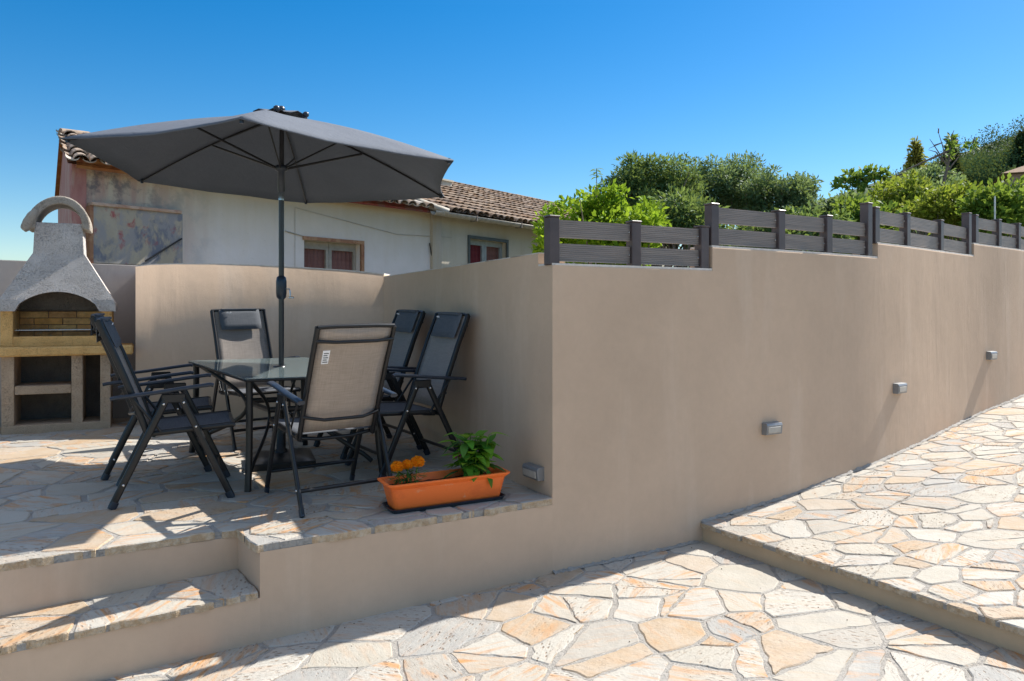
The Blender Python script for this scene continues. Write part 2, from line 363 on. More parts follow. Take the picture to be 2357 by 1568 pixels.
# ------------------------------------------------------------------ flagstones
def clip(poly, a, b, c):                             # keep a*x+b*y<=c
    out=[]
    for i in range(len(poly)):
        p=poly[i]; q=poly[(i+1)%len(poly)]; dp=a*p[0]+b*p[1]-c; dq=a*q[0]+b*q[1]-c
        if dp<=0: out.append(p)
        if dp*dq<0:
            t=dp/(dp-dq); out.append((p[0]+t*(q[0]-p[0]),p[1]+t*(q[1]-p[1])))
    return out
def area(p): return .5*abs(sum(p[i][0]*p[(i+1)%len(p)][1]-p[(i+1)%len(p)][0]*p[i][1] for i in range(len(p))))
def flagstones(mb, region, zf, n, depth, gap=.011, stretch=1.35, ang=.5, mi=0, rough=.006, edge_lip=0.0, keep=None):
    """irregular flat stones laid over a convex region (CCW), each its own island"""
    ca,sa=math.cos(ang),math.sin(ang)
    to=lambda p:((p[0]*ca+p[1]*sa)/stretch, -p[0]*sa+p[1]*ca)
    fr=lambda q:(q[0]*stretch*ca-q[1]*sa, q[0]*stretch*sa+q[1]*ca)
    xs=[p[0] for p in region]; ys=[p[1] for p in region]
    halfs=[]
    for i in range(len(region)):
        p=region[i]; q=region[(i+1)%len(region)]; nx,ny=q[1]-p[1],-(q[0]-p[0]); L=math.hypot(nx,ny)
        halfs.append((nx/L,ny/L,(nx*p[0]+ny*p[1])/L))
    pts=[]; tries=0
    rr=.62*math.sqrt(area(region)/n/stretch)
    while len(pts)<n and tries<n*60:
        tries+=1
        p=(random.uniform(min(xs)-.1,max(xs)+.1),random.uniform(min(ys)-.1,max(ys)+.1))
        if any(a*p[0]+b*p[1]>c+.12 for a,b,c in halfs): continue
        q=to(p); r=rr*random.choice((.55,.8,1.15))
        if all((q[0]-o[0])**2+(q[1]-o[1])**2>(r*.9)**2 for o in pts): pts.append(q)
    P=np.array(pts); W=RNG.uniform(-.012,.012,len(P))*(rr/.15)**2
    for i,q in enumerate(pts):
        d=((P-P[i])**2).sum(1); nb=np.argsort(d)[1:26]
        B=5*rr; cell=[(q[0]-B,q[1]-B),(q[0]+B,q[1]-B),(q[0]+B,q[1]+B),(q[0]-B,q[1]+B)]
        g=gap*random.uniform(.55,1.5)
        for j in nb:
            a,b=P[j]-P[i]; L=math.hypot(a,b)
            c=(P[j]@P[j]-P[i]@P[i]+W[i]-W[j])/2
            cell=clip(cell,a/L,b/L,c/L-g)
            if len(cell)<3: break
        if len(cell)<3: continue
        cell=[fr(p) for p in cell]
        for a,b,c in halfs:
            if len(cell)>=3: cell=clip(cell,a,b,c)
        if len(cell)<3 or area(cell)<.003: continue
        cells=[cell]
        if area(cell)>.075 and random.random()<.45:   # a broken stone: split by an oblique joint
            cx=sum(p[0] for p in cell)/len(cell); cy=sum(p[1] for p in cell)/len(cell); an=random.uniform(0,math.pi)
            a,b=math.cos(an),math.sin(an); c=a*cx+b*cy+random.uniform(-.06,.06); g2=random.choice((.004,.009,.013))
            cells=[clip(cell,a,b,c-g2),clip(cell,-a,-b,-c-g2)]
        for cell in cells:
            if len(cell)<3 or area(cell)<.0025: continue
            if keep and not keep(sum(p[0] for p in cell)/len(cell), sum(p[1] for p in cell)/len(cell)): continue
            # knock the corners off
            k=[]; m=len(cell)
            for a in range(m):
                p0,p1,p2=cell[a-1],cell[a],cell[(a+1)%m]
                l0=math.dist(p0,p1); l2=math.dist(p1,p2)
                if l0<1e-4 or l2<1e-4: continue
                c0=min(.3*l0,random.uniform(.004,.022)); c2=min(.3*l2,random.uniform(.004,.022))
                e0=(p1[0]+(p0[0]-p1[0])*c0/l0,p1[1]+(p0[1]-p1[1])*c0/l0); e2=(p1[0]+(p2[0]-p1[0])*c2/l2,p1[1]+(p2[1]-p1[1])*c2/l2)
                k+= [e0, ((e0[0]+e2[0]+p1[0]*2)/4,(e0[1]+e2[1]+p1[1]*2)/4), e2]
            if len(k)<4: continue
            ring=[]
            for a in range(len(k)):
                p,q2=k[a],k[(a+1)%len(k)]; L=math.dist(p,q2); s=max(1,int(L/.05))
                nx,ny=(q2[1]-p[1])/(L+1e-9),-(q2[0]-p[0])/(L+1e-9)
                for b in range(s):
                    tt=b/s; w=random.gauss(0,rough) if b else random.gauss(0,rough*.35)
                    w=min(w,rough*1.2)
                    ring.append((p[0]+(q2[0]-p[0])*tt+nx*w,p[1]+(q2[1]-p[1])*tt+ny*w))
            cx=sum(p[0] for p in ring)/len(ring); cy=sum(p[1] for p in ring)/len(ring)
            lift=random.gauss(0,.0012); tx,ty=random.gauss(0,.004),random.gauss(0,.004)
            zz=lambda x,y: zf(x,y)+lift+tx*(x-cx)+ty*(y-cy)
            n_=len(ring); top=[];mid=[];bot=[]
            for x,y in ring:
                dx,dy=cx-x,cy-y; L=math.hypot(dx,dy)+1e-6; i1=min(.007,.25*L)
                top.append((x+dx/L*i1,y+dy/L*i1,zz(x,y))); mid.append((x,y,zz(x,y)-.005)); bot.append((x,y,zz(x,y)-depth))
            # chip the side a little when it shows
            fs=[tuple(range(n_))]
            for a in range(n_):
                b=(a+1)%n_; fs.append((n_+a,n_+b,b,a)); fs.append((2*n_+a,2*n_+b,n_+b,n_+a))
            mb.add(top+mid+bot,fs,mi)
def sheet(mb, poly, zf, mi, nx=24, ny=24):
    # bilinear patch over a quad
    A,B,C,D=[Vector((*p,0)) for p in poly]; vs=[];fs=[]
    for j in range(ny+1):
        for i in range(nx+1):
            p=A.lerp(B,i/nx).lerp(D.lerp(C,i/nx),j/ny); vs.append((p.x,p.y,zf(p.x,p.y)))
    for j in range(ny):
        for i in range(nx): a=j*(nx+1)+i; fs.append((a,a+1,a+nx+2,a+nx+1))
    mb.add(vs,fs,mi)

# ------------------------------------------------------------------ site plan
d=Vector((.868,.497)).normalized(); nI=Vector((-d.y,d.x))          # along the terrace edge / inward
C=Vector((.247,4.77)); P1=Vector((-1.273,3.9)); I1=Vector((-1.473,4.157))
def tt(x,y): return (x-C.x)*d.x+(y-C.y)*d.y
def low(x,y): t=tt(x,y); return .032*t if t<1.2 else .0384+.05*(t-1.2)
UP=[(-9,.12),(1.17,.166),(1.985,.228),(2.955,.335),(5.16,.525),(6.8,.666),(12,1.11),(40,3.4)]
def up(x,y):
    t=tt(x,y)
    for (a,za),(b,zb) in zip(UP,UP[1:]):
        if t<=b: return za+(zb-za)*(t-a)/(b-a)
    return UP[-1][1]
T0=1.17
def pt(base,a,b): p=base+d*a+nI*b; return (p.x,p.y)
# wall line
ctrl=[Vector((.247-.868,4.77-.497)),C,Vector((1.415,5.40)),Vector((2.985,6.43)),Vector((4.66,7.90)),Vector((5.78,8.82)),Vector((8.2,10.95)),Vector((11.5,14.0)),Vector((15,17.4))]
PATH=[]
for i in range(1,len(ctrl)-2):
    p0,p1,p2,p3=ctrl[i-1:i+3]
    for k in range(24):
        t=k/24; PATH.append(.5*((2*p1)+(p2-p0)*t+(2*p0-5*p1+4*p2-p3)*t*t+(3*p1-p0-3*p2+p3)*t**3))
PATH.append(ctrl[-2])
def at_u(u):
    b=(u-CU)/F
    for p,q in zip(PATH,PATH[1:]):
        fp=p.x-b*p.y; fq=q.x-b*q.y
        if fp<=0<=fq or fp>=0>=fq:
            t=fp/(fp-fq) if fp!=fq else 0
            return p.lerp(q,t), (q-p).normalized()
    return PATH[-1],(PATH[-1]-PATH[-2]).normalized()
def sub_path(a,b):
    # points of the wall line between two points on it
    def par(p): return min(range(len(PATH)),key=lambda i:(PATH[i]-p).length)
    ia,ib=par(a),par(b)
    mid=[q for q in PATH[ia:ib+1] if (q-a).dot(b-a)>1e-3 and (b-q).dot(b-a)>1e-3]
    return [a]+mid+[b]
def rn(t): return Vector((-t.y,t.x))                 # towards the back of the wall
def offset(path,o):
    out=[]
    for i,p in enumerate(path):
        t=(path[min(i+1,len(path)-1)]-path[max(i-1,0)]).normalized(); out.append(p+rn(t)*o)
    return out
def wall_run(mb,path,z0,z1,th,mi=0,front_off=0):
    A=offset(path,front_off); B=offset(path,th); n=len(path)
    g0=z0 if callable(z0) else (lambda p:z0); g1=z1 if callable(z1) else (lambda p:z1)
    vs=[]
    for a,b in zip(A,B): vs+=[(a.x,a.y,g0(a)),(a.x,a.y,g1(a)),(b.x,b.y,g1(b)),(b.x,b.y,g0(b))]
    fs=[]
    for i in range(n-1):
        o=i*4
        for j in range(4): fs.append((o+j,o+4+j,o+4+(j+1)%4,o+(j+1)%4))
    mb.add(vs,fs,mi,False); mb.add(vs[:4],[(0,1,2,3)],mi); mb.add(vs[-4:],[(3,2,1,0)],mi)

# ------------------------------------------------------------------ ground, pavings, terrace
def hillz(x,y):
    r=max(0,(x-6)*.55+(y-10)*.28); r2=max(0,min(1,(y-26)/70))
    z=-.55+.03*r
    bump=math.exp(-((x-62)/34)**2)*17.0+math.exp(-((x-105)/45)**2)*13
    return z+ r2*r2*(3-2*r2)*bump
g=MB(); sheet(g,[(-900,-400),(900,-400),(900,1600),(-900,1600)],lambda x,y:-.62,0,4,4)
kind(g.build('ground',EARTH),'structure')
g=MB(); sheet(g,[(7,14),(190,14),(190,170),(7,170)],lambda x,y:hillz(x,y),0,60,50)
kind(g.build('hill',m_layers('hill_scrub',[(.035,.06,.03),(.05,.085,.04),(.07,.085,.045)],.3,1.0)),'structure')

g=MB()
sheet(g,[pt(C,-14,.6),pt(C,-14,-16),pt(C,T0+.1,-16),pt(C,T0+.1,.6)],lambda x,y:low(x,y)-.005,1,16,12)
flagstones(g,[pt(C,-4.2,-4.2),pt(C,T0+.05,-4.2),pt(C,T0+.05,.25),pt(C,-4.2,.25)],low,310,.016,gap=.009,stretch=1.3,ang=.9)
flagstones(g,[pt(C,-13,-15.5),pt(C,T0+.05,-15.5),pt(C,T0+.05,-4.225),pt(C,-13,-4.225)],low,420,.016,gap=.016,stretch=1.3,ang=.9)  # unseen paving behind the camera, laid to bounce light onto the walls
kind(g.build('pavement',[STONE,MORTAR]),'structure')

g=MB(); UC=C+d*T0
sheet(g,[pt(UC,.012,-7.5),pt(UC,26,-7.5),pt(UC,26,6),pt(UC,.012,.6)],lambda x,y:up(x,y)-.0055,1,60,16)
st=[]
flagstones(g,[pt(UC,0,-5.0),pt(UC,4.2,-5.0),pt(UC,4.2,.4),pt(UC,0,.4)],up,520,.036,gap=.008,stretch=1.45,ang=.25)
flagstones(g,[pt(UC,4.215,-5.5),pt(UC,12,-5.5),pt(UC,12,2.6),pt(UC,4.215,1.2)],up,460,.03,gap=.012,stretch=1.4,ang=.3)
g.prism([pt(UC,.006,-7.5),pt(UC,.2,-7.5),pt(UC,.2,.3),pt(UC,.006,.3)],lambda x,y:up(x,y)-.0335,lambda x,y:up(x,y)-.0075,1)
kind(g.build('upper_pavement',[STONE,MORTAR]),'structure')
# the step between the two pavings
g=MB(); a=[pt(UC,.022,-7.5),pt(UC,.3,-7.5),pt(UC,.3,.3),pt(UC,.022,.3)]
g.prism(a,-.4,lambda x,y:up(x,y)-.034)
STEPR=m_plaster('step_render',(.66,.475,.30),(.54,.38,.23),.5)
tag(g.build('step_riser',STEPR),'low rendered step face below the raised flagstone paving','step')

# terrace slab and its stones
g=MB(); tz=lambda x,y: terr(y)
A_=[pt(I1,-4.4,0),pt(I1,1.62+.3,0),pt(I1,1.62+.3,4.3),pt(I1,-4.4,4.3)]
B_=[(P1.x,P1.y),(C.x,C.y),pt(C,0,.322),(I1.x,I1.y)]
flagstones(g,A_,tz,330,.040,gap=.0085,stretch=1.5,ang=.3,rough=.005)
flagstones(g,B_,tz,18,.042,gap=.009,stretch=1.2,ang=.3,rough=.007)
ins=lambda q,e: q
g.prism([pt(I1,-4.4,.005),pt(I1,1.9,.005),pt(I1,1.9,4.3),pt(I1,-4.4,4.3)],lambda x,y:terr(y)-.04,lambda x,y:terr(y)-.005,1)
g.prism([(P1.x+.004,P1.y+.007),pt(C,-.004,.004),pt(C,-.004,.334-.024),(I1.x+.018,I1.y-.006)],lambda x,y:terr(y)-.04,lambda x,y:terr(y)-.0055,1)
kind(g.build('terrace',[STONE,MORTAR]),'structure')
# retaining wall under it
g=MB(); s_=.006
front=[pt(P1,.010,s_),pt(C,0,s_),pt(C,0,.34),(I1.x+.012,I1.y+s_)]
poly=[(I1.x-.868*4.4-.497*0,I1.y-.497*4.4),]
LW=[pt(I1,-4.4,.014),(I1.x+.014,I1.y+.010),pt(P1,.016,0),pt(C,0,0),pt(C,0,1.0),pt(I1,-4.4,1.0)]
g.prism(LW,-.5,lambda x,y:terr(y)-.0405)
tag(g.build('retaining_wall',PLASTER),'low beige rendered wall carrying the flagstone terrace edge','wall')
# step below the terrace
step=thing('garden_step','single flagstone step with beige rendered face in front of the terrace','step',(P1.x,P1.y,0))
def trz(x,y):
    k=-((x-P1.x)*d.x+(y-P1.y)*d.y); b=(x-P1.x)*nI.x+(y-P1.y)*nI.y
    return .203-.046*k+.09*b
inv=Matrix.Translation((-P1.x,-P1.y,0))
g=MB(); g.prism([pt(P1,-3.6,0),pt(P1,.016,0),(I1.x+.014,I1.y+.012),pt(I1,-3.5,.012)],-.5,lambda x,y:trz(x,y)-.036)
g.build('riser',PLASTER,step,inv)
g=MB(); TR=[pt(P1,-3.6,-.010),pt(P1,.006,-.010),(I1.x+.008,I1.y+.010),pt(I1,-3.5,.010)]
flagstones(g,TR,trz,17,.036,gap=.010,stretch=1.5,ang=.4,rough=.006)
g.prism([pt(P1,-3.6,-.005),pt(P1,.006,-.005),(I1.x+.008,I1.y+.010),pt(I1,-3.5,.010)],lambda x,y:trz(x,y)-.0358,lambda x,y:trz(x,y)-.0055,1)
g.build('tread',[STONE,MORTAR],step,inv)

# ------------------------------------------------------------------ rendered walls
cuts=[C,at_u(1640)[0],at_u(2021)[0],at_u(2242)[0],Vector((7.1,9.99)),PATH[-1]]
cuts[4]=min(PATH,key=lambda p:(p-cuts[4]).length)
tops=[1.885,2.045,2.165,2.29,2.42]
bw=thing('boundary_wall','tall curving beige rendered wall with a top that steps up beside the paved ramp','wall',(C.x,C.y,0))
inv=Matrix.Translation((-C.x,-C.y,0))
g=MB(); g2=MB()
for i in range(5):
    a,b=cuts[i],cuts[i+1]; pth=sub_path(a,b)
    wall_run(g,pth,-.5,tops[i],.22)
    wall_run(g2,pth,tops[i]-.002,tops[i]+.011,.214,0,.004)
g.build('wall_face',PLASTER,bw,inv,.009); g2.build('coping',COPING,bw,inv)
# return wall beside the table
Bk=Vector((-1.222,7.42)); rd=(Bk-C).normalized(); rnn=Vector((rd.y,-rd.x))     # outward to the right
rw=thing('return_wall','beige rendered wall beside the two chairs on the right of the table','wall',(C.x,C.y,0))
def strip(mb,a,b,th,z0,za,zb,nrm,mi=0):
    vs=[]
    for p in (a,b,b+nrm*th,a+nrm*th): vs.append(p)
    za_=[za,zb,zb,za]
    v3=[(p.x,p.y,z0) for p in vs]+[(p.x,p.y,z) for p,z in zip(vs,za_)]
    mb.add(v3,[(0,1,5,4),(1,2,6,5),(2,3,7,6),(3,0,4,7),(3,2,1,0),(4,5,6,7)],mi)
g=MB(); g2=MB()
C1=C+rd*.003+rnn*.0; N1=C+rd*.17; ln=(Bk-C).length
strip(g,C+rnn*.012,N1,.2,0,1.884,1.884,rnn); strip(g2,C+rnn*.02,N1,.19,1.884,1.891,1.891,rnn)
prev=N1
for k in range(1,9):
    q=C+rd*(.17+(ln+.1-.17)*k/8); zq=lambda s:1.965-.035*(s**.8)
    strip(g,prev,q,.2,0,zq((k-1)/8),zq(k/8),rnn); strip(g2,prev+rnn*.003,q+rnn*.003,.19,zq((k-1)/8)-.001,zq((k-1)/8)+.006,zq(k/8)+.006,rnn); prev=q
g.build('wall_face',PLASTER,rw,inv); g2.build('coping',COPING,rw,inv)
# curved wall at the back
cw=thing('curved_wall','curved beige rendered wall behind the parasol and the back chair','wall',(Bk.x,Bk.y,0))
pts=[]
for u,D,v in ((884,7.41,632),(800,7.46,624),(700,7.50,617.5),(600,7.52,612),(500,7.50,609),(410,7.44,608.5),(350,7.38,610),(312,7.32,614)):
    pts.append((Vector((spot(u,D),D)),hgt(v,D)))
g=MB(); g2=MB(); bi=Matrix.Translation((-Bk.x,-Bk.y,0))
seq=[]
for (p,z),(q,zq_) in zip(pts,pts[1:]):
    for k in range(4): seq.append((p.lerp(q,k/4),z+(zq_-z)*k/4))
seq.append(pts[-1]); seq=seq[::-1]
pth=[p for p,z in seq]; zz=[z for p,z in seq]
def topz(p):
    i=min(range(len(seq)),key=lambda i:(Vector((seq[i][0].x,seq[i][0].y))-p).length); return zz[i]
wall_run(g,pth,.1,topz,.18); wall_run(g2,pth,lambda p:topz(p)-.001,lambda p:topz(p)+.010,.174,0,.004)
o=g.build('wall_face',PLASTER,cw,bi); o.data.polygons.foreach_set('use_smooth',[abs(p.normal.z)<.5 and p.area>.03 for p in o.data.polygons]); g2.build('coping',COPING,cw,bi)
g=MB(); e0=pth[0]; e1_=Vector((spot(321,8.3),8.3)); e0=Vector((spot(317,7.50),7.50)); strip(g,e1_,e0,.15,.1,topz(pth[0])-.004,topz(pth[0])-.004,Vector(((e1_-e0).y,-(e1_-e0).x)).normalized()); g.build('unseen_return',PLASTER,cw,bi)  # return piece out of sight, added to throw shade on the rear wall
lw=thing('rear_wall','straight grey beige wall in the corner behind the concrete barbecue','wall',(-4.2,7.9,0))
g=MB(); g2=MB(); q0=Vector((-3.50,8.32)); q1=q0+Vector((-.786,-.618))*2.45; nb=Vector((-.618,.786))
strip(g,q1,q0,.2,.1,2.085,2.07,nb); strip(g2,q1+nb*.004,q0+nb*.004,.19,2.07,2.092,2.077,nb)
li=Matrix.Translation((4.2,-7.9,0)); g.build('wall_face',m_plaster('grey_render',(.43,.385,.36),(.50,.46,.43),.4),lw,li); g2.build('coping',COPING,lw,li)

g=MB(); fil=[]
for p,q in zip(PATH[:-20],PATH[1:-19]):
    for k in range(3):
        c_=p.lerp(q,k/3); t_=(q-p).normalized(); fil.append((c_,t_))
for lo_,fz in ((True,low),(False,up)):
    pp=[(c_,t_) for c_,t_ in fil if (tt(c_.x,c_.y)<T0-.01)==lo_]
    vs=[];fs=[]
    for c_,t_ in pp:
        n_=-rn(t_); w_=random.uniform(.012,.034); a_=c_+n_*w_; h_=random.uniform(.008,.022); vs+=[(c_.x+n_.x*.001,c_.y+n_.y*.001,fz(c_.x,c_.y)+h_),(a_.x,a_.y,fz(a_.x,a_.y)+.002)]
    for i in range(len(pp)-1): fs.append((2*i,2*i+1,2*i+3,2*i+2))
    g.add(vs,fs,0,True)
kind(g.build('mortar_strip',MORTAR),'structure')
g=MB()
for k in range(170):
    a_=random.uniform(-3,T0-.02) if k%2 else random.uniform(T0+.02,5); b_=-abs(random.gauss(0,.9))-.02 if k%3 else -random.uniform(.01,.12)
    x_,y_=pt(C,a_,b_); z_=(low if k%2 else up)(x_,y_); r_=random.uniform(.0025,.006)
    g.add([(x_+r_*math.cos(j*2.1+k),y_+r_*math.sin(j*2.1+k),z_+.001) for j in range(3)]+[(x_,y_,z_+r_*1.1)],[(0,1,3),(1,2,3),(2,0,3)])
o=g.build('paving_grit',m_simple('dark_grit',(.10,.075,.05),.9,.2)); kind(o,'stuff'); tag(o,'scattered dark grit on the sunlit paving','grit')

# ------------------------------------------------------------------ slat fences on the wall
def fence(us, zt, label, extra=(), post_w=.072, first_h=.315, heights=None, zpost=None):
    P=[at_u(u) if not isinstance(u,Vector) else (u,Vector((.745,.667))) for u in us]
    o0=P[0][0]; fo=thing('slat_fence',label,'fence',(o0.x,o0.y,zt),(0,0,0),'slat fences along the wall top')
    M=Matrix.Translation((-o0.x,-o0.y,-zt))
    cs=[]
    for i,(p,t) in enumerate(P):
        c=p+rn(t)*.045; cs.append((c,t))
        hh=heights[i] if heights else .305; zb=zt if not zpost else zpost[i]
        Mx=M@Matrix.Translation((c.x,c.y,zb))@Matrix.Rotation(math.atan2(t.y,t.x),4,'Z')
        g=MB(); w=post_w/2; g.rbox(-w,w,-w,w,0,hh-.012,.004,0,Mx); g.rbox(-w-.004,w+.004,-w-.004,w+.004,hh-.012,hh,.004,0,Mx)
        post=g.build('post',POSTM,fo)
    for i in range(len(cs)-1):
        (a,ta),(b,tb)=cs[i],cs[i+1]; t=(b-a).normalized(); L=(b-a).length
        for z0 in (.026,.172):
            Mx=M@Matrix.Translation((a.x,a.y,zt+z0))@Matrix.Rotation(math.atan2(t.y,t.x),4,'Z')
            g=MB(); nG=9; hb=.110; y0=-.011; vs=[];fs=[]
            prof=[]
            for k in range(nG):                        # grooved face of the board
                z=hb*k/nG; e=hb/nG; prof+=[(y0,z+e*.08),(y0,z+e*.66),(y0+.0035,z+e*.74),(y0+.0035,z+e)]
            prof=[(y0+.002,0)]+prof[:-1]+[(y0+.002,hb),(y0+.022,hb),(y0+.022,0)]
            n=len(prof); xs=(.037,L-.037)
            for x in xs: vs+= [Mx@Vector((x,y,z)) for y,z in prof]
            fs=[(j,n+j,n+(j+1)%n,(j+1)%n) for j in range(n)]+[tuple(range(n))[::-1],tuple(range(n,2*n))]
            g.add(vs,[f[::-1] for f in fs]); g.build('board',BOARDM,fo)
            if i<4:
                for x in (.043,L-.043):
                    g=MB(); Ms=Mx@Matrix.Translation((x,-.0125,hb*.5))@Matrix.Rotation(R(90),4,'X'); g.lathe([(.006,0),(.006,.002),(.003,.004)],n=8,M=Ms); g.build('screw',STEEL,fo)
    return fo
fence([1279,1468,1626],tops[0],'lowest dark slat fence of two bays at the wall corner')
fence([1649,1803,1913,2006],tops[1],'dark slat fence of three bays right of the lowest one',heights=[.305,.305,.305,.45])
p4=cuts[3]
fence([2023,2095,2172,2236],tops[2],'dark slat fence of three bays on the third wall step with shadows of its posts',heights=[.0305*10-.0,.305,.305,.435])
fence([2252,2305,2350,cuts[4]-(cuts[4]-at_u(2350)[0])*.5],tops[3],'highest dark slat fence running out at the right edge')

# ------------------------------------------------------------------ wall lights
def wall_light(p,t,z,label,w=.165,h=.088):
    n=-rn(t); o=thing('wall_light',label,'wall light',(p.x,p.y,z),(0,0,math.atan2(t.y,t.x)),'wall lights')
    g=MB(); b=.006                                    # local: x along the wall, -y out of it
    prof=[(.002,-h/2),(-.040,-h/2),(-.046,-h/2+.006),(-.052,h/2-.020),(-.044,h/2-.004),(.002,h/2)]
    n_=len(prof); vs=[(-w/2,y,zz) for y,zz in prof]+[(w/2,y,zz) for y,zz in prof]
    g.add(vs,[(j,(j+1)%n_,n_+(j+1)%n_,n_+j) for j in range(n_)]+[tuple(range(n_))[::-1],tuple(range(n_,2*n_))])
    g.build('housing',LAMPH,o,None,.003)
    g=MB(); g.rbox(-w/2+.012,w/2-.022,-.054,-.044,-h/2+.014,h/2-.030,.002); g.build('lens',LAMPG,o)
    return o
pr=C+rd*.37*.53; pr=C+rd*.197
wall_light(C+rd*.19,-rd,hgt(1085,(C+rd*.19).y),'grey wall light low on the return wall beside the planter',.19,.085)
for u,v,l in ((1771,985,'nearest and largest of the three grey lights along the ramp wall'),(2065,893,'middle one of the three grey lights along the ramp wall'),(2277,818,'farthest and smallest of the three grey lights along the ramp wall')):
    p,t=at_u(u); wall_light(p,t,hgt(v,p.y),l)

# ------------------------------------------------------------------ folding chairs
def make_chair():
    ch=thing('folding_chair','','chair',group='folding chairs around the glass table')
    def part(name,g,m,par=ch,bev=0): return g.build(name,m,par,None,bev)
    for s in (-1,1):
        x=.284*s
        for y0,y1,dx in ((-.327,-.030,0),(.327,.055,-.0)):
            g=MB(); g.sweep([(x,y0,.012),(x,y1,.622)],.022,.042,12,(1,0,0),0,3.0); lg=part('leg',g,BLACKM)
            g=MB(); k=.045; e=Vector((0,y1-y0,.61)).normalized(); g.sweep([Vector((x,y0,0))-e*0.004+Vector((0,0,.004)),Vector((x,y0,0))+e*k],.026,.047,12,(1,0,0),0,3.0); part('foot_cap',g,ARM,lg)
        g=MB(); g.sweep([(x,-.325,.640),(x,-.30,.645),(x,-.1,.664),(x,.1,.688),(x,.215,.700),(x,.232,.695)],.046,.024,12,(1,0,0),0,2.6); part('armrest',g,ARM)
        g=MB(); g.rbox(x-.009,x+.009,-.055,.078,.600,.655,.006); part('bracket',g,BLACKM)
        g=MB(); xb=.229*s; g.sweep([(xb,-.128,.395),(xb,-.150,.46),(xb,-.225,.68),(xb,-.300,.88),(xb,-.372,1.05),(xb,-.385,1.088)],.026,.040,12,(1,0,0),0,2.6); part('back_tube',g,BLACKM)
        g=MB(); g.sweep([(.245*s,-.135,.418),(.245*s,.10,.432),(.245*s,.335,.445),(.245*s,.350,.440)],.024,.034,10,(1,0,0),0,2.4); part('seat_tube',g,BLACKM)
        g=MB(); g.sweep([(.262*s,-.225,.655),(.262*s,-.06,.43)],.010,.018,8,(1,0,0)); part('recline_bar',g,BLACKM)
        for (y,z) in ((-.043,.596),(.066,.600),(.132,.452),(-.263,.135)):
            g=MB(); g.lathe([(.008,0),(.008,.003),(.004,.005)],(x+.0105*s,y,z),8,0,Matrix.Rotation(R(90)*s,3,'Y').to_4x4()); part('rivet',g,STEEL)
    def bar(name,pts,w,t=None): g=MB(); g.sweep(pts,w,t,10,None); part(name,g,BLACKM)
    bar('top_bar',[(-.229,-.385,1.088),(-.12,-.389,1.092),(.12,-.389,1.092),(.229,-.385,1.088)],.024)
    bar('back_bar',[(-.235,-.370,1.010),(-.12,-.392,1.004),(.12,-.392,1.004),(.235,-.370,1.010)],.018,.020)
    bar('back_bar',[(-.235,-.195,.545),(-.12,-.235,.528),(.12,-.235,.528),(.235,-.195,.545)],.018,.020)
    bar('stretcher',[(-.28,-.263,.130),(.28,-.263,.130)],.024)
    bar('stretcher',[(-.28,.262,.145),(.28,.262,.145)],.024)
    bar('seat_bar',[(-.24,.345,.440),(.24,.345,.440)],.026)
    bar('seat_bar',[(-.24,-.10,.405),(-.1,-.10,.385),(.1,-.10,.385),(.24,-.10,.405)],.022)
    # slings
    g=MB(); vs=[];fs=[]; nx,nz=8,14
    cen=[(-.143,.44),(-.225,.68),(-.300,.88),(-.372,1.05),(-.388,1.092)]
    def cl(t):
        k=t*(len(cen)-1); i=min(int(k),len(cen)-2); f=k-i; return tuple(cen[i][a]*(1-f)+cen[i+1][a]*f for a in (0,1))
    for j in range(nz+1):
        y,z=cl(j/nz)
        for i in range(nx+1):
            a=i/nx*2-1; sag=.020*(1-a*a)*math.sin(math.pi*min(1,j/nz*.9+.05)); vs.append((a*.227,y-sag,z))
    for j in range(nz):
        for i in range(nx): a=j*(nx+1)+i; fs.append((a,a+1,a+nx+2,a+nx+1))
    g.add(vs,fs,0,True); o=part('back_sling',g,SLING); sm=o.modifiers.new('thickness','SOLIDIFY'); sm.thickness=.003
    g=MB(); vs=[];fs=[]
    cen=[(-.125,.428),(.05,.437),(.2,.446),(.33,.458),(.352,.450),(.356,.432)]
    for j in range(nz+1):
        y,z=cl(j/nz)
        for i in range(nx+1):
            a=i/nx*2-1; sag=.014*(1-a*a)*math.sin(math.pi*min(1,j/nz)); vs.append((a*.244,y,z-sag))
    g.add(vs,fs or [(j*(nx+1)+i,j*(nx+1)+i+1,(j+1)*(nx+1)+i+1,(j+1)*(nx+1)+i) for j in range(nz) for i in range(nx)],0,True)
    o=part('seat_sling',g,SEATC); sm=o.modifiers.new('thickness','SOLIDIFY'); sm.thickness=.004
    return ch
SEATC=m_fabric('seat_mesh',(.075,.082,.095),(.125,.132,.15),.0,300)
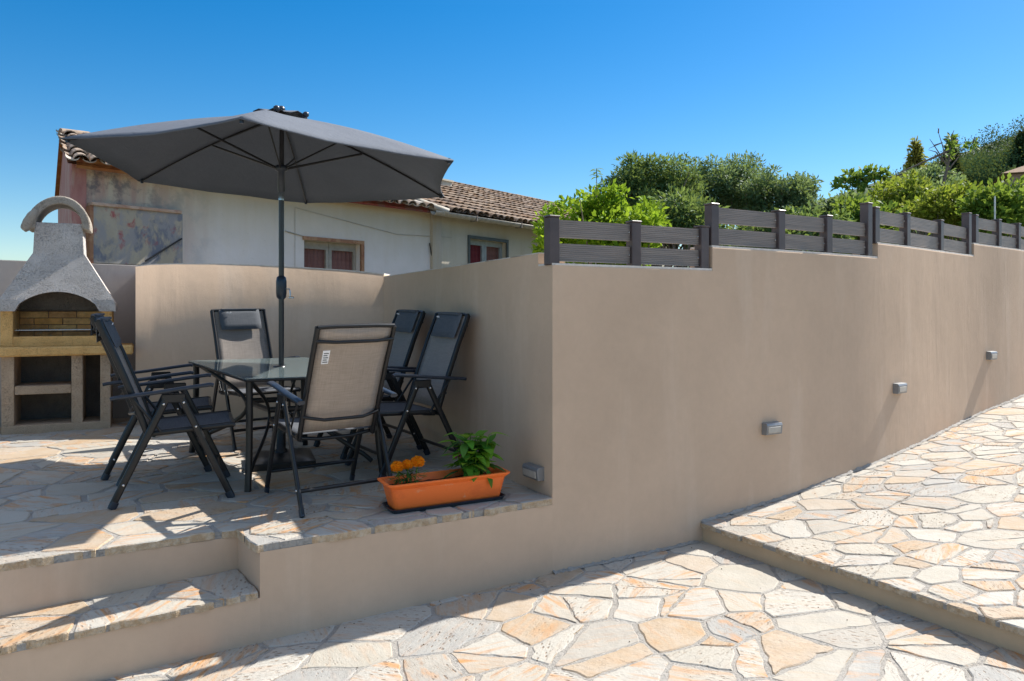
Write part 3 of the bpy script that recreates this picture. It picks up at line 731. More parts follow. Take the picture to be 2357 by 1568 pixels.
def make_pillow(ch):
    g=MB(); vs=[];fs=[]; nu,nv=12,8                    # soft cushion hung over the top bar
    for side in (0,1):
        for j in range(nv+1):
            for i in range(nu+1):
                a=i/nu*2-1; b=j/nv*2-1
                puff=.019*((1-a**6)*(1-b**6))**.5
                q=.915+(b+1)/2*.170; yy=-.303-(q-.88)*.415
                off=.022 + (puff if side==0 else -.6*puff)
                vs.append((a*.178*(1-.02*b*b),yy+off*.92,q+off*.38))
    m=(nu+1)*(nv+1)
    for side in (0,1):
        for j in range(nv):
            for i in range(nu):
                a=side*m+j*(nu+1)+i; f=(a,a+1,a+nu+2,a+nu+1); fs.append(f if side==1 else f[::-1])
    g.add(vs,fs,0,True); p=g.build('headrest',PILLOW,ch)
    g=MB(); g.box(-.15,.15,-.40,-.345,1.087,1.103); g.box(-.15,.15,-.404,-.400,.96,1.103); g.build('strap',PILLOW,p,None,.004)
    g=MB(); Mx=Matrix.Translation((.085,-.303-.155*.415+.045,1.047+.016))@Matrix.Rotation(R(-22),4,'X')
    for k in range(4): g.box(k*.011,k*.011+(.003 if k else .008),-.002,.002,0,.012 if k!=1 else .008,0,Mx)
    g.build('logo',LOGO,p)
chair=make_chair(); lone=copy_tree(chair); make_pillow(chair)
def put(o,x,y,fwd,label):
    yaw=math.atan2(fwd[1],fwd[0])-math.pi/2; o.location=(x,y,terr(y)); o.rotation_euler=base_rot(yaw); o['label']=label
spots=[(-2.124,4.913,(.924,.383),'nearest black chair on the left, side on, blue grey seat toward the table'),
 (-2.526,5.600,(.924,.383),'black chair half hidden behind the nearest one on the left, by the barbecue'),
 (-2.165,6.60,(.62,-.785),'chair at the head of the table facing front with pale grey headrest in sun'),
 (-.76,5.60,(-.83,-.56),'chair at the right against the return wall, nearer the planter'),
 (-1.155,6.27,(-.83,-.56),'chair at the right against the return wall, partly hidden behind the taupe one')]
for i,(x,y,fw,lb) in enumerate(spots):
    o=chair if i==0 else copy_tree(chair); put(o,x,y,fw,lb)
put(lone,-1.122,4.80,(-.563,.826),'chair seen from behind with taupe sling and white care label, no headrest')
TILT=Matrix.Translation((0,-.14,.42))@Matrix.Rotation(R(5),4,'X')@Matrix.Translation((0,.14,-.42))
for k in lone.children:
    if k.name.split('.')[0] in ('back_tube','top_bar','back_bar','back_sling'): k.matrix_local=TILT
g=MB(); Mx=TILT@Matrix.Translation((-.205,-.392,.94))@Matrix.Rotation(R(22),4,'X')
g.box(-.0,.040,-.014,-.012,-.055,.03,0,Mx); cl=g.build('care_label',LOGO,lone)
g=MB()
for k in range(5): g.box(.006,.034-.006*(k%2),-.0155,-.0143,-.045+.014*k,-.040+.014*k,0,Mx)
g.build('print',PILLOW,cl)

# ------------------------------------------------------------------ glass table
ZT=.717
near=Vector((-1.66,4.89)); far=Vector((-2.525,6.11)); br=Vector((-1.69,6.42)); nr=near+(br-far)
tc=(near+far+br+nr)/4
tb=thing('garden_table','rectangular frosted glass table with curved black metal legs','table',(tc.x,tc.y,terr(tc.y)),(SLOPE,0,0))
q=[(p-tc) for p in (near,nr,br,far)]
def rounded(poly,r,n=5):
    out=[]
    for i in range(len(poly)):
        p0,p1,p2=poly[i-1],poly[i],poly[(i+1)%len(poly)]; a=p1+(p0-p1).normalized()*r; b=p1+(p2-p1).normalized()*r
        for k in range(n+1): t=k/n; out.append(a*(1-t)**2+p1*2*t*(1-t)+b*t*t)
    return out
top=rounded(q,.022)
g=MB(); g.prism([(p.x,p.y) for p in top],ZT-.005,ZT); g.build('glass_top',GLASS,tb)
g=MB(); ring=[Vector((p.x*.985,p.y*.985,ZT-.014)) for p in top]; g.sweep(ring+[ring[0]],.020,.016,8,(0,0,1)); g.build('rim',BLACKM,tb)
lt=[]
for p in q:
    o=p*.90; e=p*.965
    g=MB(); pts=[(o.x+(e.x-o.x)*(s**2.2),o.y+(e.y-o.y)*(s**2.2),ZT-.02-(ZT-.02)*s) for s in [k/8 for k in range(9)]]
    g.sweep(pts,.040,.040,12,(p.x,p.y,0),0,3.5); g.build('leg',BLACKM,tb)
    pts=[]
    for k in range(15):                                # bowed brace from the rim in to the ring and out to the foot
        s=k/14; w=.86-.52*math.sin(math.pi*min(1,s*1.02))**1.1
        z=ZT-.03-(ZT-.15)*s; pts.append((p.x*w,p.y*w,z))
    g=MB(); g.sweep(pts,.018,.034,10,(-p.y,p.x,0)); g.build('brace',BLACKM,tb); lt.append(Vector(pts[6]))
for i in range(4):
    g=MB(); g.sweep([lt[i],lt[(i+1)%4]],.014,.040,8,(0,0,1) if False else None); g.build('crossbar',BLACKM,tb)
g=MB(); g.lathe([(.045,ZT-.02),(.045,ZT+.004),(.030,ZT+.006)],(0,0,0),16); g.build('grommet',BLACKM,tb)

# ------------------------------------------------------------------ parasol and its base
PX,PY=-1.690,5.73
pb=thing('umbrella_stand','square black parasol base plate under the glass table','parasol base',(PX,PY,terr(PY)),base_rot(R(20)))
g=MB(); n=10; vs=[];fs=[]
def platez(a,b): r=max(abs(a),abs(b)); return .055+.035*(1-r)**.7 if r<1 else .05
for j in range(n+1):
    for i in range(n+1): a=i/n*2-1;b=j/n*2-1; vs.append((a*.225,b*.225,platez(a,b)))
for j in range(n):
    for i in range(n): a=j*(n+1)+i; fs.append((a,a+1,a+n+2,a+n+1))
g.add(vs,fs,0,True); g.box(-.225,.225,-.225,.225,0,.0499); g.build('plate',BLACKM,pb,None,.006)
g=MB(); g.lathe([(.05,.08),(.045,.10),(.033,.11),(.033,.40),(.036,.41),(.036,.44),(.028,.445)]); g.build('socket',BLACKM,pb)
g=MB(); g.sweep([(.03,0,.36),(.085,0,.36)],.012); g.lathe([(.02,0),(.022,.012),(.01,.016)],(.085,0,.36),10,0,Matrix.Rotation(R(90),3,'Y').to_4x4()); g.build('knob',ARM,pb)

par=thing('parasol','open six sided dark grey parasol on a black crank pole through the table','parasol',(PX,PY,terr(PY)))
z0=terr(PY); TIP=2.630-z0; APX=3.045-z0; RAD=1.41; PH=R(217.5); HUB=2.655-z0; cx0=.010
POLEM=m_simple('pole_black',(.03,.03,.033),.28,.5,0,.15,20)
g=MB(); g.lathe([(.0195,.05),(.0195,1.93)],n=16); g.build('lower_pole',POLEM,par)
g=MB(); g.lathe([(.017,1.93),(.017,APX+.02)],(cx0*.3,0,0),16); g.build('upper_pole',POLEM,par)
g=MB(); g.lathe([(.0215,1.925),(.0215,1.985),(.0185,1.99)],n=16); cl_=g.build('pole_joint',STEEL,par)
g=MB(); g.lathe([(.020,1.20),(.034,1.215),(.038,1.25),(.038,1.33),(.033,1.36),(.020,1.372)],n=16); cr=g.build('crank_box',ARM,par)
g=MB(); g.sweep([(.03,-.01,1.275),(.062,-.012,1.275),(.066,-.012,1.262),(.068,-.012,1.215)],.009); g.sweep([(.058,-.012,1.212),(.095,-.012,1.212)],.016); g.build('crank_handle',STEEL,cr)
g=MB(); g.lathe([(.022,HUB-.18),(.026,HUB-.17),(.026,HUB-.03),(.046,HUB-.02),(.046,HUB+.01),(.026,HUB+.02)],n=16); g.build('runner',ARM,par)
g=MB(); g.lathe([(.018,APX-.06),(.044,APX-.05),(.044,APX-.02),(.02,APX-.01)],n=16); g.build('crown_hub',ARM,par)
tips=[Vector((RAD*math.cos(PH+k*math.pi/3),RAD*math.sin(PH+k*math.pi/3),TIP-.04*0)) for k in range(6)]
tl=[.053,.045,-.023,-.053,-.03,.023]
for k in range(6): tips[k].z+=tl[k]
apex=Vector((0,0,APX))
def rib_pt(k,s):                                       # ribs bow slightly upward
    p=apex.lerp(tips[k],s); p.z+=.035*math.sin(math.pi*s); return p
for k in range(6):
    g=MB(); g.sweep([rib_pt(k,.03+ .95*s/8)-Vector((0,0,.020)) for s in range(9)],.012,.020,8); rb=g.build('rib',BLACKM,par)
    m=rib_pt(k,.46)-Vector((0,0,.03)); h=Vector((.04*math.cos(PH+k*math.pi/3),.04*math.sin(PH+k*math.pi/3),HUB-.005))
    g=MB(); g.sweep([h,m],.012,.020,8); g.build('strut',BLACKM,rb)
    g=MB(); g.lathe([(.012,-.018),(.012,.018)],rib_pt(k,.975)-Vector((0,0,.02)),8); g.build('tip_cap',ARM,rb)
# cloth: six panels, hem drawn in between the tips
g=MB(); nr_,na=10,8
rows=[]
for i in range(nr_+1):
    s=.10+.90*i/nr_; row=[]
    for k in range(6):
        A,B=rib_pt(k,s),rib_pt((k+1)%6,s)
        for a in range(na):
            f=a/na; p=A.lerp(B,f); bow=4*f*(1-f)
            p.z-=.028*bow*s*(1-.4*s); r=1-.045*bow*s; p.x*=r; p.y*=r
            p.z+=.004*math.sin(13*f+5*s+k)*bow*s
            row.append(p)
    rows.append(row)
n6=6*na; vs=[p for r_ in rows for p in r_]
hem=[Vector((p.x*1.0,p.y*1.0,p.z-.010)) for p in rows[-1]]; vs+=hem
fs=[(i*n6+j,(i+1)*n6+j,(i+1)*n6+(j+1)%n6,i*n6+(j+1)%n6) for i in range(nr_+1) for j in range(n6)]
g.add(vs,fs,0,True); o=g.build('canopy',CANOPY,par); sm=o.modifiers.new('thickness','SOLIDIFY'); sm.thickness=.003
g=MB(); rows=[]
for i in range(5):
    s=.0+.15*i/4; row=[]
    for k in range(6):
        A,B=rib_pt(k,s),rib_pt((k+1)%6,s)
        for a in range(4):
            p=A.lerp(B,a/4); p.z+=.030+.016*math.sin(a*2.1+k*1.7)*(i/4); row.append(p)
    rows.append(row)
vs=[p for r_ in rows for p in r_]; fs=[(i*24+j,(i+1)*24+j,(i+1)*24+(j+1)%24,i*24+(j+1)%24) for i in range(4) for j in range(24)]
g.add(vs,fs,0,True); o=g.build('vent_cap',CANOPY,par); sm=o.modifiers.new('thickness','SOLIDIFY'); sm.thickness=.003
g=MB(); g.lathe([(.025,APX+.022),(.030,APX+.035),(.022,APX+.055),(.010,APX+.062)],n=12); g.build('finial',ARM,par)
for k,s in ((1,.15),(2,.155),(3,.15)):
    g=MB(); g.lathe([(.008,-.02),(.022,-.008),(.022,.012),(.008,.022)],rib_pt(k,s)+Vector((0,0,.028)),10); g.build('vent_knob',ARM,par)

# ------------------------------------------------------------------ planter, saucer, plants
pd=Vector((.888,.459)).normalized(); pn=Vector((-pd.y,pd.x))
F0=Vector((-.667,4.44)); PLc=F0+pd*.34+pn*.075; pz=terr(PLc.y)
prot=(Matrix.Rotation(SLOPE,3,'X')@Matrix.Rotation(math.atan2(pd.y,pd.x),3,'Z')).to_euler()
sau=thing('saucer','long black plastic saucer beneath the orange planter','saucer',(PLc.x,PLc.y,pz),prot)
g=MB()
def rrect(w,h,r,z,n=4):
    out=[]
    for cx,cy,a0 in ((w-r,h-r,0),(-w+r,h-r,90),(-w+r,-h+r,180),(w-r,-h+r,270)):
        for k in range(n+1): a=R(a0+90*k/n); out.append((cx+r*math.cos(a),cy+r*math.sin(a),z))
    return out
def loft(mb,loops,mi=0,cap0=True,cap1=True,smooth=False):
    n=len(loops[0]); vs=[p for l in loops for p in l]
    fs=[(i*n+j,i*n+(j+1)%n,(i+1)*n+(j+1)%n,(i+1)*n+j) for i in range(len(loops)-1) for j in range(n)]
    if cap0: fs.append(tuple(range(n))[::-1])
    if cap1: fs.append(tuple((len(loops)-1)*n+j for j in range(n)))
    mb.add(vs,fs,mi,smooth)
loft(g,[rrect(.352,.090,.03,.001),rrect(.362,.100,.035,.018),rrect(.366,.104,.036,.024),rrect(.360,.098,.034,.024),rrect(.350,.088,.03,.010)])
g.build('tray',ARM,sau)
pl=thing('planter_box','long orange plastic planter with flared rim at the terrace edge','planter',(PLc.x,PLc.y,pz+.010),prot)
g=MB()
loft(g,[rrect(.330,.070,.022,.0),rrect(.336,.076,.024,.012),rrect(.362,.094,.026,.128),rrect(.366,.098,.026,.131),rrect(.388,.116,.028,.152),rrect(.388,.116,.028,.158),rrect(.372,.102,.026,.160),rrect(.352,.084,.024,.120),rrect(.345,.08,.02,.10)],0,True,True)
g.build('box',TERRA,pl)
g=MB(); n=20; vs=[];fs=[]
for j in range(7):
    for i in range(n+1): vs.append(((i/n*2-1)*.352,(j/6*2-1)*.083,.112+.012*random.random()))
for j in range(6):
    for i in range(n): a=j*(n+1)+i; fs.append((a,a+1,a+n+2,a+n+1))
g.add(vs,fs,0,True); g.build('soil',SOIL,pl)
Mp=Matrix.Translation((PLc.x,PLc.y,pz+.01))@Matrix(prot.to_matrix()).to_4x4()

def leaf_blade(mb,base,dirv,up_,L,W,curl=.25,n=5,mi=0,fold=.12):
    dv=Vector(dirv).normalized(); s=dv.cross(Vector(up_)); s=s.normalized() if s.length>1e-4 else Vector((1,0,0)); u=s.cross(dv)
    vs=[];fs=[]
    for i in range(n+1):
        t=i/n; w=W*.5*math.sin(math.pi*min(1,t**.8*.97+.02))**.85
        c=Vector(base)+dv*(L*t)-u*(curl*L*t*t)
        vs+= [c-s*w+u*(fold*w),c,c+s*w+u*(fold*w)]
    for i in range(n): a=i*3; fs+=[(a,a+1,a+4,a+3),(a+1,a+2,a+5,a+4)]
    mb.add(vs,fs,mi,True)
# marigolds
mloc=Mp@Vector((-.235,.0,.12))
mg=thing('marigold_plant','low marigold with three round orange blooms at the left end of the planter','flower',mloc)
g=MB()
for k in range(150):
    a=random.uniform(0,6.28); r=random.uniform(.0,.085)*(.6+.4*abs(math.cos(a))); zb=random.uniform(.0,.095)
    b=Vector((r*math.cos(a)*1.15,r*.7*math.sin(a),zb)); dv=Vector((math.cos(a),math.sin(a),random.uniform(-.3,.9)))
    leaf_blade(g,b,dv,(0,0,1),random.uniform(.03,.05),random.uniform(.009,.016),.3,3)
g.build('foliage',L_MAR,mg)
for (x,y,z,r) in ((-.058,-.012,.112,.040),(-.002,.012,.119,.036),(.055,.03,.132,.042)):
    g=MB(); prof=[(r*.80*math.sin(math.pi*q_/8)+.0008,-r*.62*math.cos(math.pi*q_/8)) for q_ in range(9)]; g.lathe(prof,(x,y,z),14)
    for k in range(330):
        th=math.acos(1-1.62*(k+.5)/330); ph=k*2.39996; nrm=Vector((math.sin(th)*math.cos(ph),math.sin(th)*math.sin(ph),math.cos(th)*.85))
        tang=Vector((-math.sin(ph),math.cos(ph),random.uniform(-.4,.4))); dv=(nrm+tang*random.uniform(-.9,.9)+Vector((0,0,random.uniform(-.3,.5)))).normalized()
        leaf_blade(g,Vector((x,y,z))+nrm*r*.72,dv,nrm+Vector((.01,0,0)),r*random.uniform(.26,.4),r*random.uniform(.28,.4),.3,2,0,.35)
    fl=g.build('bloom',ORANGE,mg)
    g=MB(); g.sweep([(x*.6,y,0),(x*.9,y,z*.6),(x,y,z-.01)],.005); g.build('stem',L_ZIN,fl)
# taller leafy plant
zloc=Mp@Vector((.185,.01,.12))
zp=thing('leafy_plant','bushy green plant with one small purple bloom at the right end of the planter','plant',zloc)
gs=MB(); gl=MB(); fpos=None
for k in range(26):
    a=k*2.4; lean=random.uniform(.12,.5); hgt_=random.uniform(.15,.275); b=Vector((random.uniform(-.06,.07),random.uniform(-.03,.03),0))
    tp=b+Vector((math.cos(a)*lean*hgt_,math.sin(a)*lean*hgt_*.8,hgt_)); mdp=b.lerp(tp,.5)+Vector((0,0,.02))
    gs.sweep([b,mdp,tp],.0055,None,6)
    for q_ in range(6):
        t=.3+.7*q_/5; p=b.lerp(tp,t)+Vector((0,0,.02*math.sin(math.pi*t))); a2=a+q_*2.6+random.uniform(-.5,.5)
        dv=Vector((math.cos(a2),math.sin(a2),random.uniform(-.35,.75)))
        leaf_blade(gl,p,dv,(0,0,1),random.uniform(.075,.135),random.uniform(.046,.072),random.uniform(.05,.6),5)
for (x,y,z,dx,dz) in ((-.05,-.03,.10,-1,-.15),(-.07,-.04,.09,-1,.05),(-.08,-.05,.15,-1,.1),(-.08,-.04,.05,-1,-.3),(.09,-.05,.06,.35,-.9),(.1,0,.08,.9,-.2)):
    leaf_blade(gl,(x,y,z),(dx,-.3,dz),(0,0,1),.115,.046,.15,6)
gs.build('stems',L_ZIN,zp); gl.build('leaves',L_ZIN,zp)
g=MB(); c=Vector((-.085,-.075,.145))
for k in range(70):
    th=math.acos(1-1.6*(k+.5)/70); ph=k*2.39996; nrm=Vector((math.sin(th)*math.cos(ph),math.sin(th)*math.sin(ph),math.cos(th)))
    leaf_blade(g,c+nrm*.006,nrm,(-math.sin(ph),math.cos(ph),.3),.016,.008,.3,3)
fl=g.build('bloom',PURPLE,zp)
g=MB(); g.sweep([(-.03,-.02,0),(-.07,-.06,.08),tuple(c)],.004); g.build('stem',L_ZIN,fl)
# crumpled wrap on the far chair
cxy=Vector((-1.13,6.22)); 
cm=MB(); n=9; vs=[];fs=[]
for j in range(n+1):
    for i in range(n+1):
        a=i/n*2-1;b=j/n*2-1; vs.append((a*.075,b*.05,.055*(1-max(abs(a),abs(b))**2)*random.uniform(.35,1)))
for j in range(n):
    for i in range(n): a=j*(n+1)+i; fs.append((a,a+1,a+n+2,a+n+1))
cm.add(vs,fs); WRAP=m_simple('clear_wrap',(.55,.57,.6),.15,.8)
o=cm.build('plastic_wrap',WRAP); o.location=(cxy.x,cxy.y,terr(cxy.y)+.452); tag(o,'crumpled clear plastic wrap left on the seat of the hidden right chair','wrapper')

# ------------------------------------------------------------------ barbecue
al=R(25); bx=Vector((-3.685,7.18)); bd=Vector((math.cos(al),math.sin(al))); W=.85; org=bx-bd*W
zb=terr(7.0)
bq=thing('masonry_barbecue','grey and yellow concrete barbecue with arched hood, chimney and log niches','barbecue',(org.x,org.y,zb),(0,0,al))
def P(name,g,m,par=bq,bev=.006): return g.build(name,m,par,None,bev)
def rough_(o,s=.004):
    return o
D_=.46
g=MB(); g.box(0,W,-.0,D_,-.06,.070); P('plinth',g,CONCB)
for x0,x1 in ((0,.095),(.535,.625),(.765,W)):
    g=MB(); g.box(x0,x1,.003,D_,.068,.679); P('pillar',g,CONCB)
g=MB(); g.box(.097,.533,.012,D_-.02,.338,.415); P('niche_shelf',g,CONCB)
g=MB(); g.box(.05,.80,D_-.03,D_-.002,.07,.68); P('back_panel',g,SOOT_SHADE,bev=0)
g=MB(); g.rbox(-.19,1.035,-.055,D_+.02,.680,.762,.012); P('worktop',g,CONCY)
g=MB(); g.box(.075,.79,.02,.075,.761,.852); P('hearth_lip',g,CONCY)
for x0,x1 in ((-.01,.085),(.775,.86)):
    g=MB(); g.box(x0,x1,.012,D_,.7615,1.082); P('side_wall',g,CONCY)
# firebrick back
g=MB(); g.box(.085,.775,D_-.05,D_,.762,1.085,1)
bw_,bh_=.232,.058
for r in range(5):
    x=.088-(.116 if r%2 else 0)
    while x<.772:
        x0,x1=max(x,.087),min(x+bw_-.006,.773)
        if x1-x0>.02: g.rbox(x0,x1,D_-.062,D_-.0505,.764+r*(bh_+.005),.764+r*(bh_+.005)+bh_,.003,0)
        x+=bw_
P('firebrick_back',g,[FIREB,SOOT_SHADE],bev=0)
for side in (.086,.7735):
    g=MB()
    for r in range(5):
        g.rbox(side,side+.0015+.008*0+.0,.09,.38,.764+r*.063,.764+r*.063+.058,.0006,0)
for z in (.905,):
    g=MB(); g.sweep([(.085,.10,z),(.776,.10,z)],.009)
    for k in range(26): g.sweep([(.10+k*.026,.10,z+.006),(.10+k*.026,.38,z+.006)],.004,None,5)
    g.sweep([(.085,.38,z),(.776,.38,z)],.009); P('grill_grate',g,STEEL,bev=0)
# hood: pyramid shell with an arched mouth
g=MB(); zh0,zh1=1.075,1.60; x0,x1=-.03,.89; cx=.43; tw=.20; y0,y1=-.035,D_+.01; ty0,ty1=.075,.40
N=28; lo=[];hi=[]
xa0,xa1=.105,.755; rise=.175
for k in range(N+1):
    x=x0+(x1-x0)*k/N
    zl=zh0
    if xa0<x<xa1: s=(x-(xa0+xa1)/2)/((xa1-xa0)/2); zl=zh0+rise*(1-abs(s)**2.2)**.6
    lo.append((x,zl))
def front(x,z):
    # slanted front: keeps a short vertical skirt then leans back
    t=max(0,(z-1.16)/(zh1-1.16)); t=t**.95
    return y0+(ty0-y0)*t
def xs_(k,z):
    t=max(0,(z-1.15)/(zh1-1.15)); f=k/N; xl=x0+(cx-tw-x0)*t; xr=x1+(cx+tw-x1)*t; return xl+(xr-xl)*f
M_=10; vs=[];fs=[]
for k in range(N+1):
    xL,zl=lo[k]
    for j in range(M_+1):
        z=zl+(zh1-zl)*j/M_; vs.append((xs_(k,z),front(0,z),z))
st_=M_+1
for k in range(N):
    for j in range(M_): a=k*st_+j; fs.append((a,a+st_,a+st_+1,a+1))
o_=len(vs)
# inner face of the mouth
for k in range(N+1):
    xL,zl=lo[k]; vs.append((xs_(k,zl),front(0,zl)+.07,zl))
for k in range(N): fs.append((o_+k,o_+k+1,(k+1)*st_,k*st_))
g.add(vs,fs,0,False)
for sx,kk in ((x0,0),(x1,N)):                          # sides and back
    zs=[zh0,1.15,1.3,1.45,zh1]; vv=[]
    for z in zs:
        xx=xs_(kk,z); t=max(0,(z-1.15)/(zh1-1.15)); vv+=[(xx,front(0,z),z),(xx,y1+(ty1-y1)*t,z)]
    ff=[(i*2,i*2+1,i*2+3,i*2+2) for i in range(len(zs)-1)]
    g.add(vv,ff if kk==N else [f[::-1] for f in ff])
vv=[]
for z in [zh0,1.15,1.3,1.45,zh1]:
    t=max(0,(z-1.15)/(zh1-1.15)); yb=y1+(ty1-y1)*t; vv+=[(xs_(0,z),yb,z),(xs_(N,z),yb,z)]
g.add(vv,[(i*2+1,i*2,i*2+2,i*2+3) for i in range(4)])
g.box(.10,.76,.34,.37,1.0865,1.36,1)
hood=P('hood',g,[CONC,SOOT_SHADE],bev=0)
sv=hood.modifiers.new('sub','SUBSURF'); sv.subdivision_type='SIMPLE'; sv.levels=1; sv.render_levels=1
# chimney
g=MB(); loft(g,[[(cx-tw-.003,ty0-.003,1.585),(cx+tw+.003,ty0-.003,1.585),(cx+tw+.003,ty1,1.585),(cx-tw-.003,ty1,1.585)],
 [(cx-tw,ty0,1.62),(cx+tw,ty0,1.62),(cx+tw,ty1,1.62),(cx-tw,ty1,1.62)],[(cx-tw+.012,ty0+.006,1.875),(cx+tw-.012,ty0+.006,1.875),(cx+tw-.012,ty1-.006,1.875),(cx-tw+.012,ty1-.006,1.875)]]); P('chimney',g,CONC)
# arched cap: a bent slab, open at the front
g=MB(); n=18; vs=[];fs=[]
for k in range(n+1):
    a=math.pi*(1.06-1.12*k/n); ro=.250;ri=.178
    for r_ in (ro,ri):
        for y in (ty0-.02,ty1+.02): vs.append((cx+r_*math.cos(a)*1.0+(.0 if r_==ri else 0),y,1.86+r_*math.sin(a)*1.02))
for k in range(n):
    a=k*4; b=a+4
    fs+=[(a,a+1,b+1,b),(a+2,b+2,b+3,a+3),(a,b,b+2,a+2),(a+1,a+3,b+3,b+1)]
fs+=[(0,2,3,1),(n*4,n*4+1,n*4+3,n*4+2)]
vs=[(x+.006*math.sin(9*z+7*x),y,z+.008*math.sin(11*x+2)) for x,y,z in vs]; g.add(vs,fs,0,False)
g.sweep([(cx-.272,ty0-.02,1.80),(cx-.258,ty0-.015,1.815),(cx-.235,ty0-.012,1.87),(cx-.205,ty0-.012,1.93),(cx-.17,ty0-.012,1.985)],.085,.075,10,(1,0,0),0,2.4,True,[.7,.95,1.05,.95,.6])
cap=P('chimney_cap',g,m_concrete('cap_concrete',(.38,.325,.265),(.48,.42,.35),.7),bev=.012)
g=MB(); g.sweep([(cx-.30,ty0-.03,1.80),(cx-.272,ty0-.005,1.85),(cx-.235,ty0,1.955)],.085,.07,10,None,0,2.5); 

# ------------------------------------------------------------------ old house beyond the wall
h0=Vector((-5.4,9.6)); hd=Vector((.667,.745)).normalized(); hn=Vector((-.534,.845)).normalized()
hz=3.45; ha=math.atan2(hd.y,hd.x)
house=thing('old_house','old whitewashed house with peeling paint and a wavy tiled roof behind the parasol','house',(h0.x,h0.y,hz),(0,0,ha))
HI=Matrix.Rotation(-ha,4,'Z')@Matrix.Translation((-h0.x,-h0.y,-hz))
def along(u,base=h0,dr=hd):                            # metres along the facade for a bearing
    b=(u-CU)/F; return (b*base.y-base.x)/(dr.x-b*dr.y)
nv=(Matrix.Rotation(-ha,3,'Z')@Vector((hn.x,hn.y,0)))  # side wall direction in house axes
Lm=along(992); dep=4.0
back=Vector((nv.x*dep,nv.y*dep)); mid=back*.5
g=MB(); gz=-4.2
pl_=[Vector((0,0)),Vector((Lm,0)),Vector((Lm,0))+back,back]
wx0,wx1=along(700),along(830); wzt=hgt(552,h0.y+hd.y*wx0)-hz; wzb=wzt-.95
# facade with a window opening
for a0,a1,b0,b1 in ((0,wx0,gz,0),(wx1,Lm,gz,0),(wx0,wx1,wzt,0),(wx0,wx1,gz,wzb)):
    g.add([(a0,0,b0),(a1,0,b0),(a1,0,b1),(a0,0,b1)],[(0,1,2,3)])
for a in (wx0,wx1): g.add([(a,0,wzb),(a,.2,wzb),(a,.2,wzt),(a,0,wzt)],[(0,1,2,3)])
g.add([(wx0,0,wzt),(wx1,0,wzt),(wx1,.2,wzt),(wx0,.2,wzt)],[(0,1,2,3)]); g.add([(wx0,0,wzb),(wx1,0,wzb),(wx1,.2,wzb),(wx0,.2,wzb)],[(3,2,1,0)])
rz=.67
for base in (Vector((0,0)),Vector((Lm,0))):
    p0=base;p1=base+mid;p2=base+back
    f=[(p0.x,p0.y,gz),(p1.x,p1.y,gz),(p2.x,p2.y,gz),(p2.x,p2.y,0),(p1.x,p1.y,rz),(p0.x,p0.y,0)]
    g.add(f,[tuple(range(6))],1 if base.x==0 else 0)
g.add([(back.x,back.y,gz),(back.x+Lm,back.y,gz),(back.x+Lm,back.y,0),(back.x,back.y,0)],[(1,0,3,2)])
wall=g.build('wall',[HWALL,HPINK],house)
g=MB(); g.box(-.006,.16,-.012,.05,gz,-.03); g.build('corner_pier',HPINK,house)
# barrel tile roof
def tiles(mb,o,e1,L,e2,Wd,pitch=.2,course=.36,mi=0,jit=.012,r0=.085):
    """o: eave corner, e1 along eave, e2 up the slope (unit vectors)"""
    nrm=e1.cross(e2).normalized(); nc=int(L/pitch); nrw=int(Wd/course)+1
    for i in range(nc):
        for j in range(nrw):
            for cover in (0,1):
                c=o+e1*(i*pitch+(pitch*.5 if cover else 0)+random.gauss(0,jit*.7))+e2*(j*course-(.02 if cover else 0)+random.gauss(0,jit))
                n_=7; vs=[]; ln_=course+.06; wob=random.gauss(0,.018)
                for q_,t in ((0,0),(1,1)):
                    r=r0*(1.06-.16*q_) if cover else r0*(.9+.12*q_)
                    for k in range(n_):
                        an=math.pi*k/(n_-1); x=math.cos(an)*r; z=math.sin(an)*r*.82
                        if not cover: z=-z*.6+.03
                        lift=.028*(1-q_)
                        vs.append(c+e1*(x+wob*q_)+e2*(ln_*t)+nrm*(z+lift+(.0 if not cover else .012)))
                m=len(vs)
                for k in range(n_*2): vs.append(vs[k]-nrm*.014*(1 if cover else -1)*1.0)
                fs=[]
                for k in range(n_-1):
                    f=(k,k+1,n_+k+1,n_+k); fs.append(f); fs.append(tuple(m+x for x in f[::-1])); fs.append((k,m+k,m+k+1,k+1))
                mb.add(vs,fs,mi)
g=MB(); e1=Vector((1,0,0)); up1=Vector((mid.x,mid.y,rz)); Ls=up1.length; e2=up1.normalized()
ov=.36
sl=Vector((0,0,.03))
vs=[Vector((-.06,0,0))-e2*ov*.7+sl,Vector((Lm+.1,0,0))-e2*ov*.7+sl,Vector((Lm+.1,0,0))+up1+sl,Vector((-.06,0,0))+up1+sl]
b2=Vector((back.x,back.y,0)); vs+=[Vector((Lm+.1,0,0))+b2+sl-Vector((0,0,.1)),Vector((-.06,0,0))+b2+sl-Vector((0,0,.1))]
g.add(vs,[(0,1,2,3),(3,2,4,5)],1)
tiles(g,Vector((-.02,0,.05))-e2*(ov+.02),e1,Lm,e2,Ls+ov,.2,.36,0)
g.add([v+Vector((0,0,-.02)) for v in vs[:4]],[(3,2,1,0)],1)
for k in range(int(Lm/.3)):                            # ridge tiles
    g.sweep([Vector((k*.3-.05,0,0))+up1+Vector((0,0,.06)),Vector((k*.3+.33,0,0))+up1+Vector((0,0,.075))],.2,.14,8,(0,1,0),0)
g.build('roof',[TILEP,FASCIA],house)
g=MB(); g.box(-.02,Lm*.62,-.205,-.185,-.105,.035); g.build('fascia',FASCIA,house)
g=MB(); g.box(Lm*.62+.003,Lm+.06,-.206,-.185,-.105,.035); g.build('fascia',FASCIAR,house)
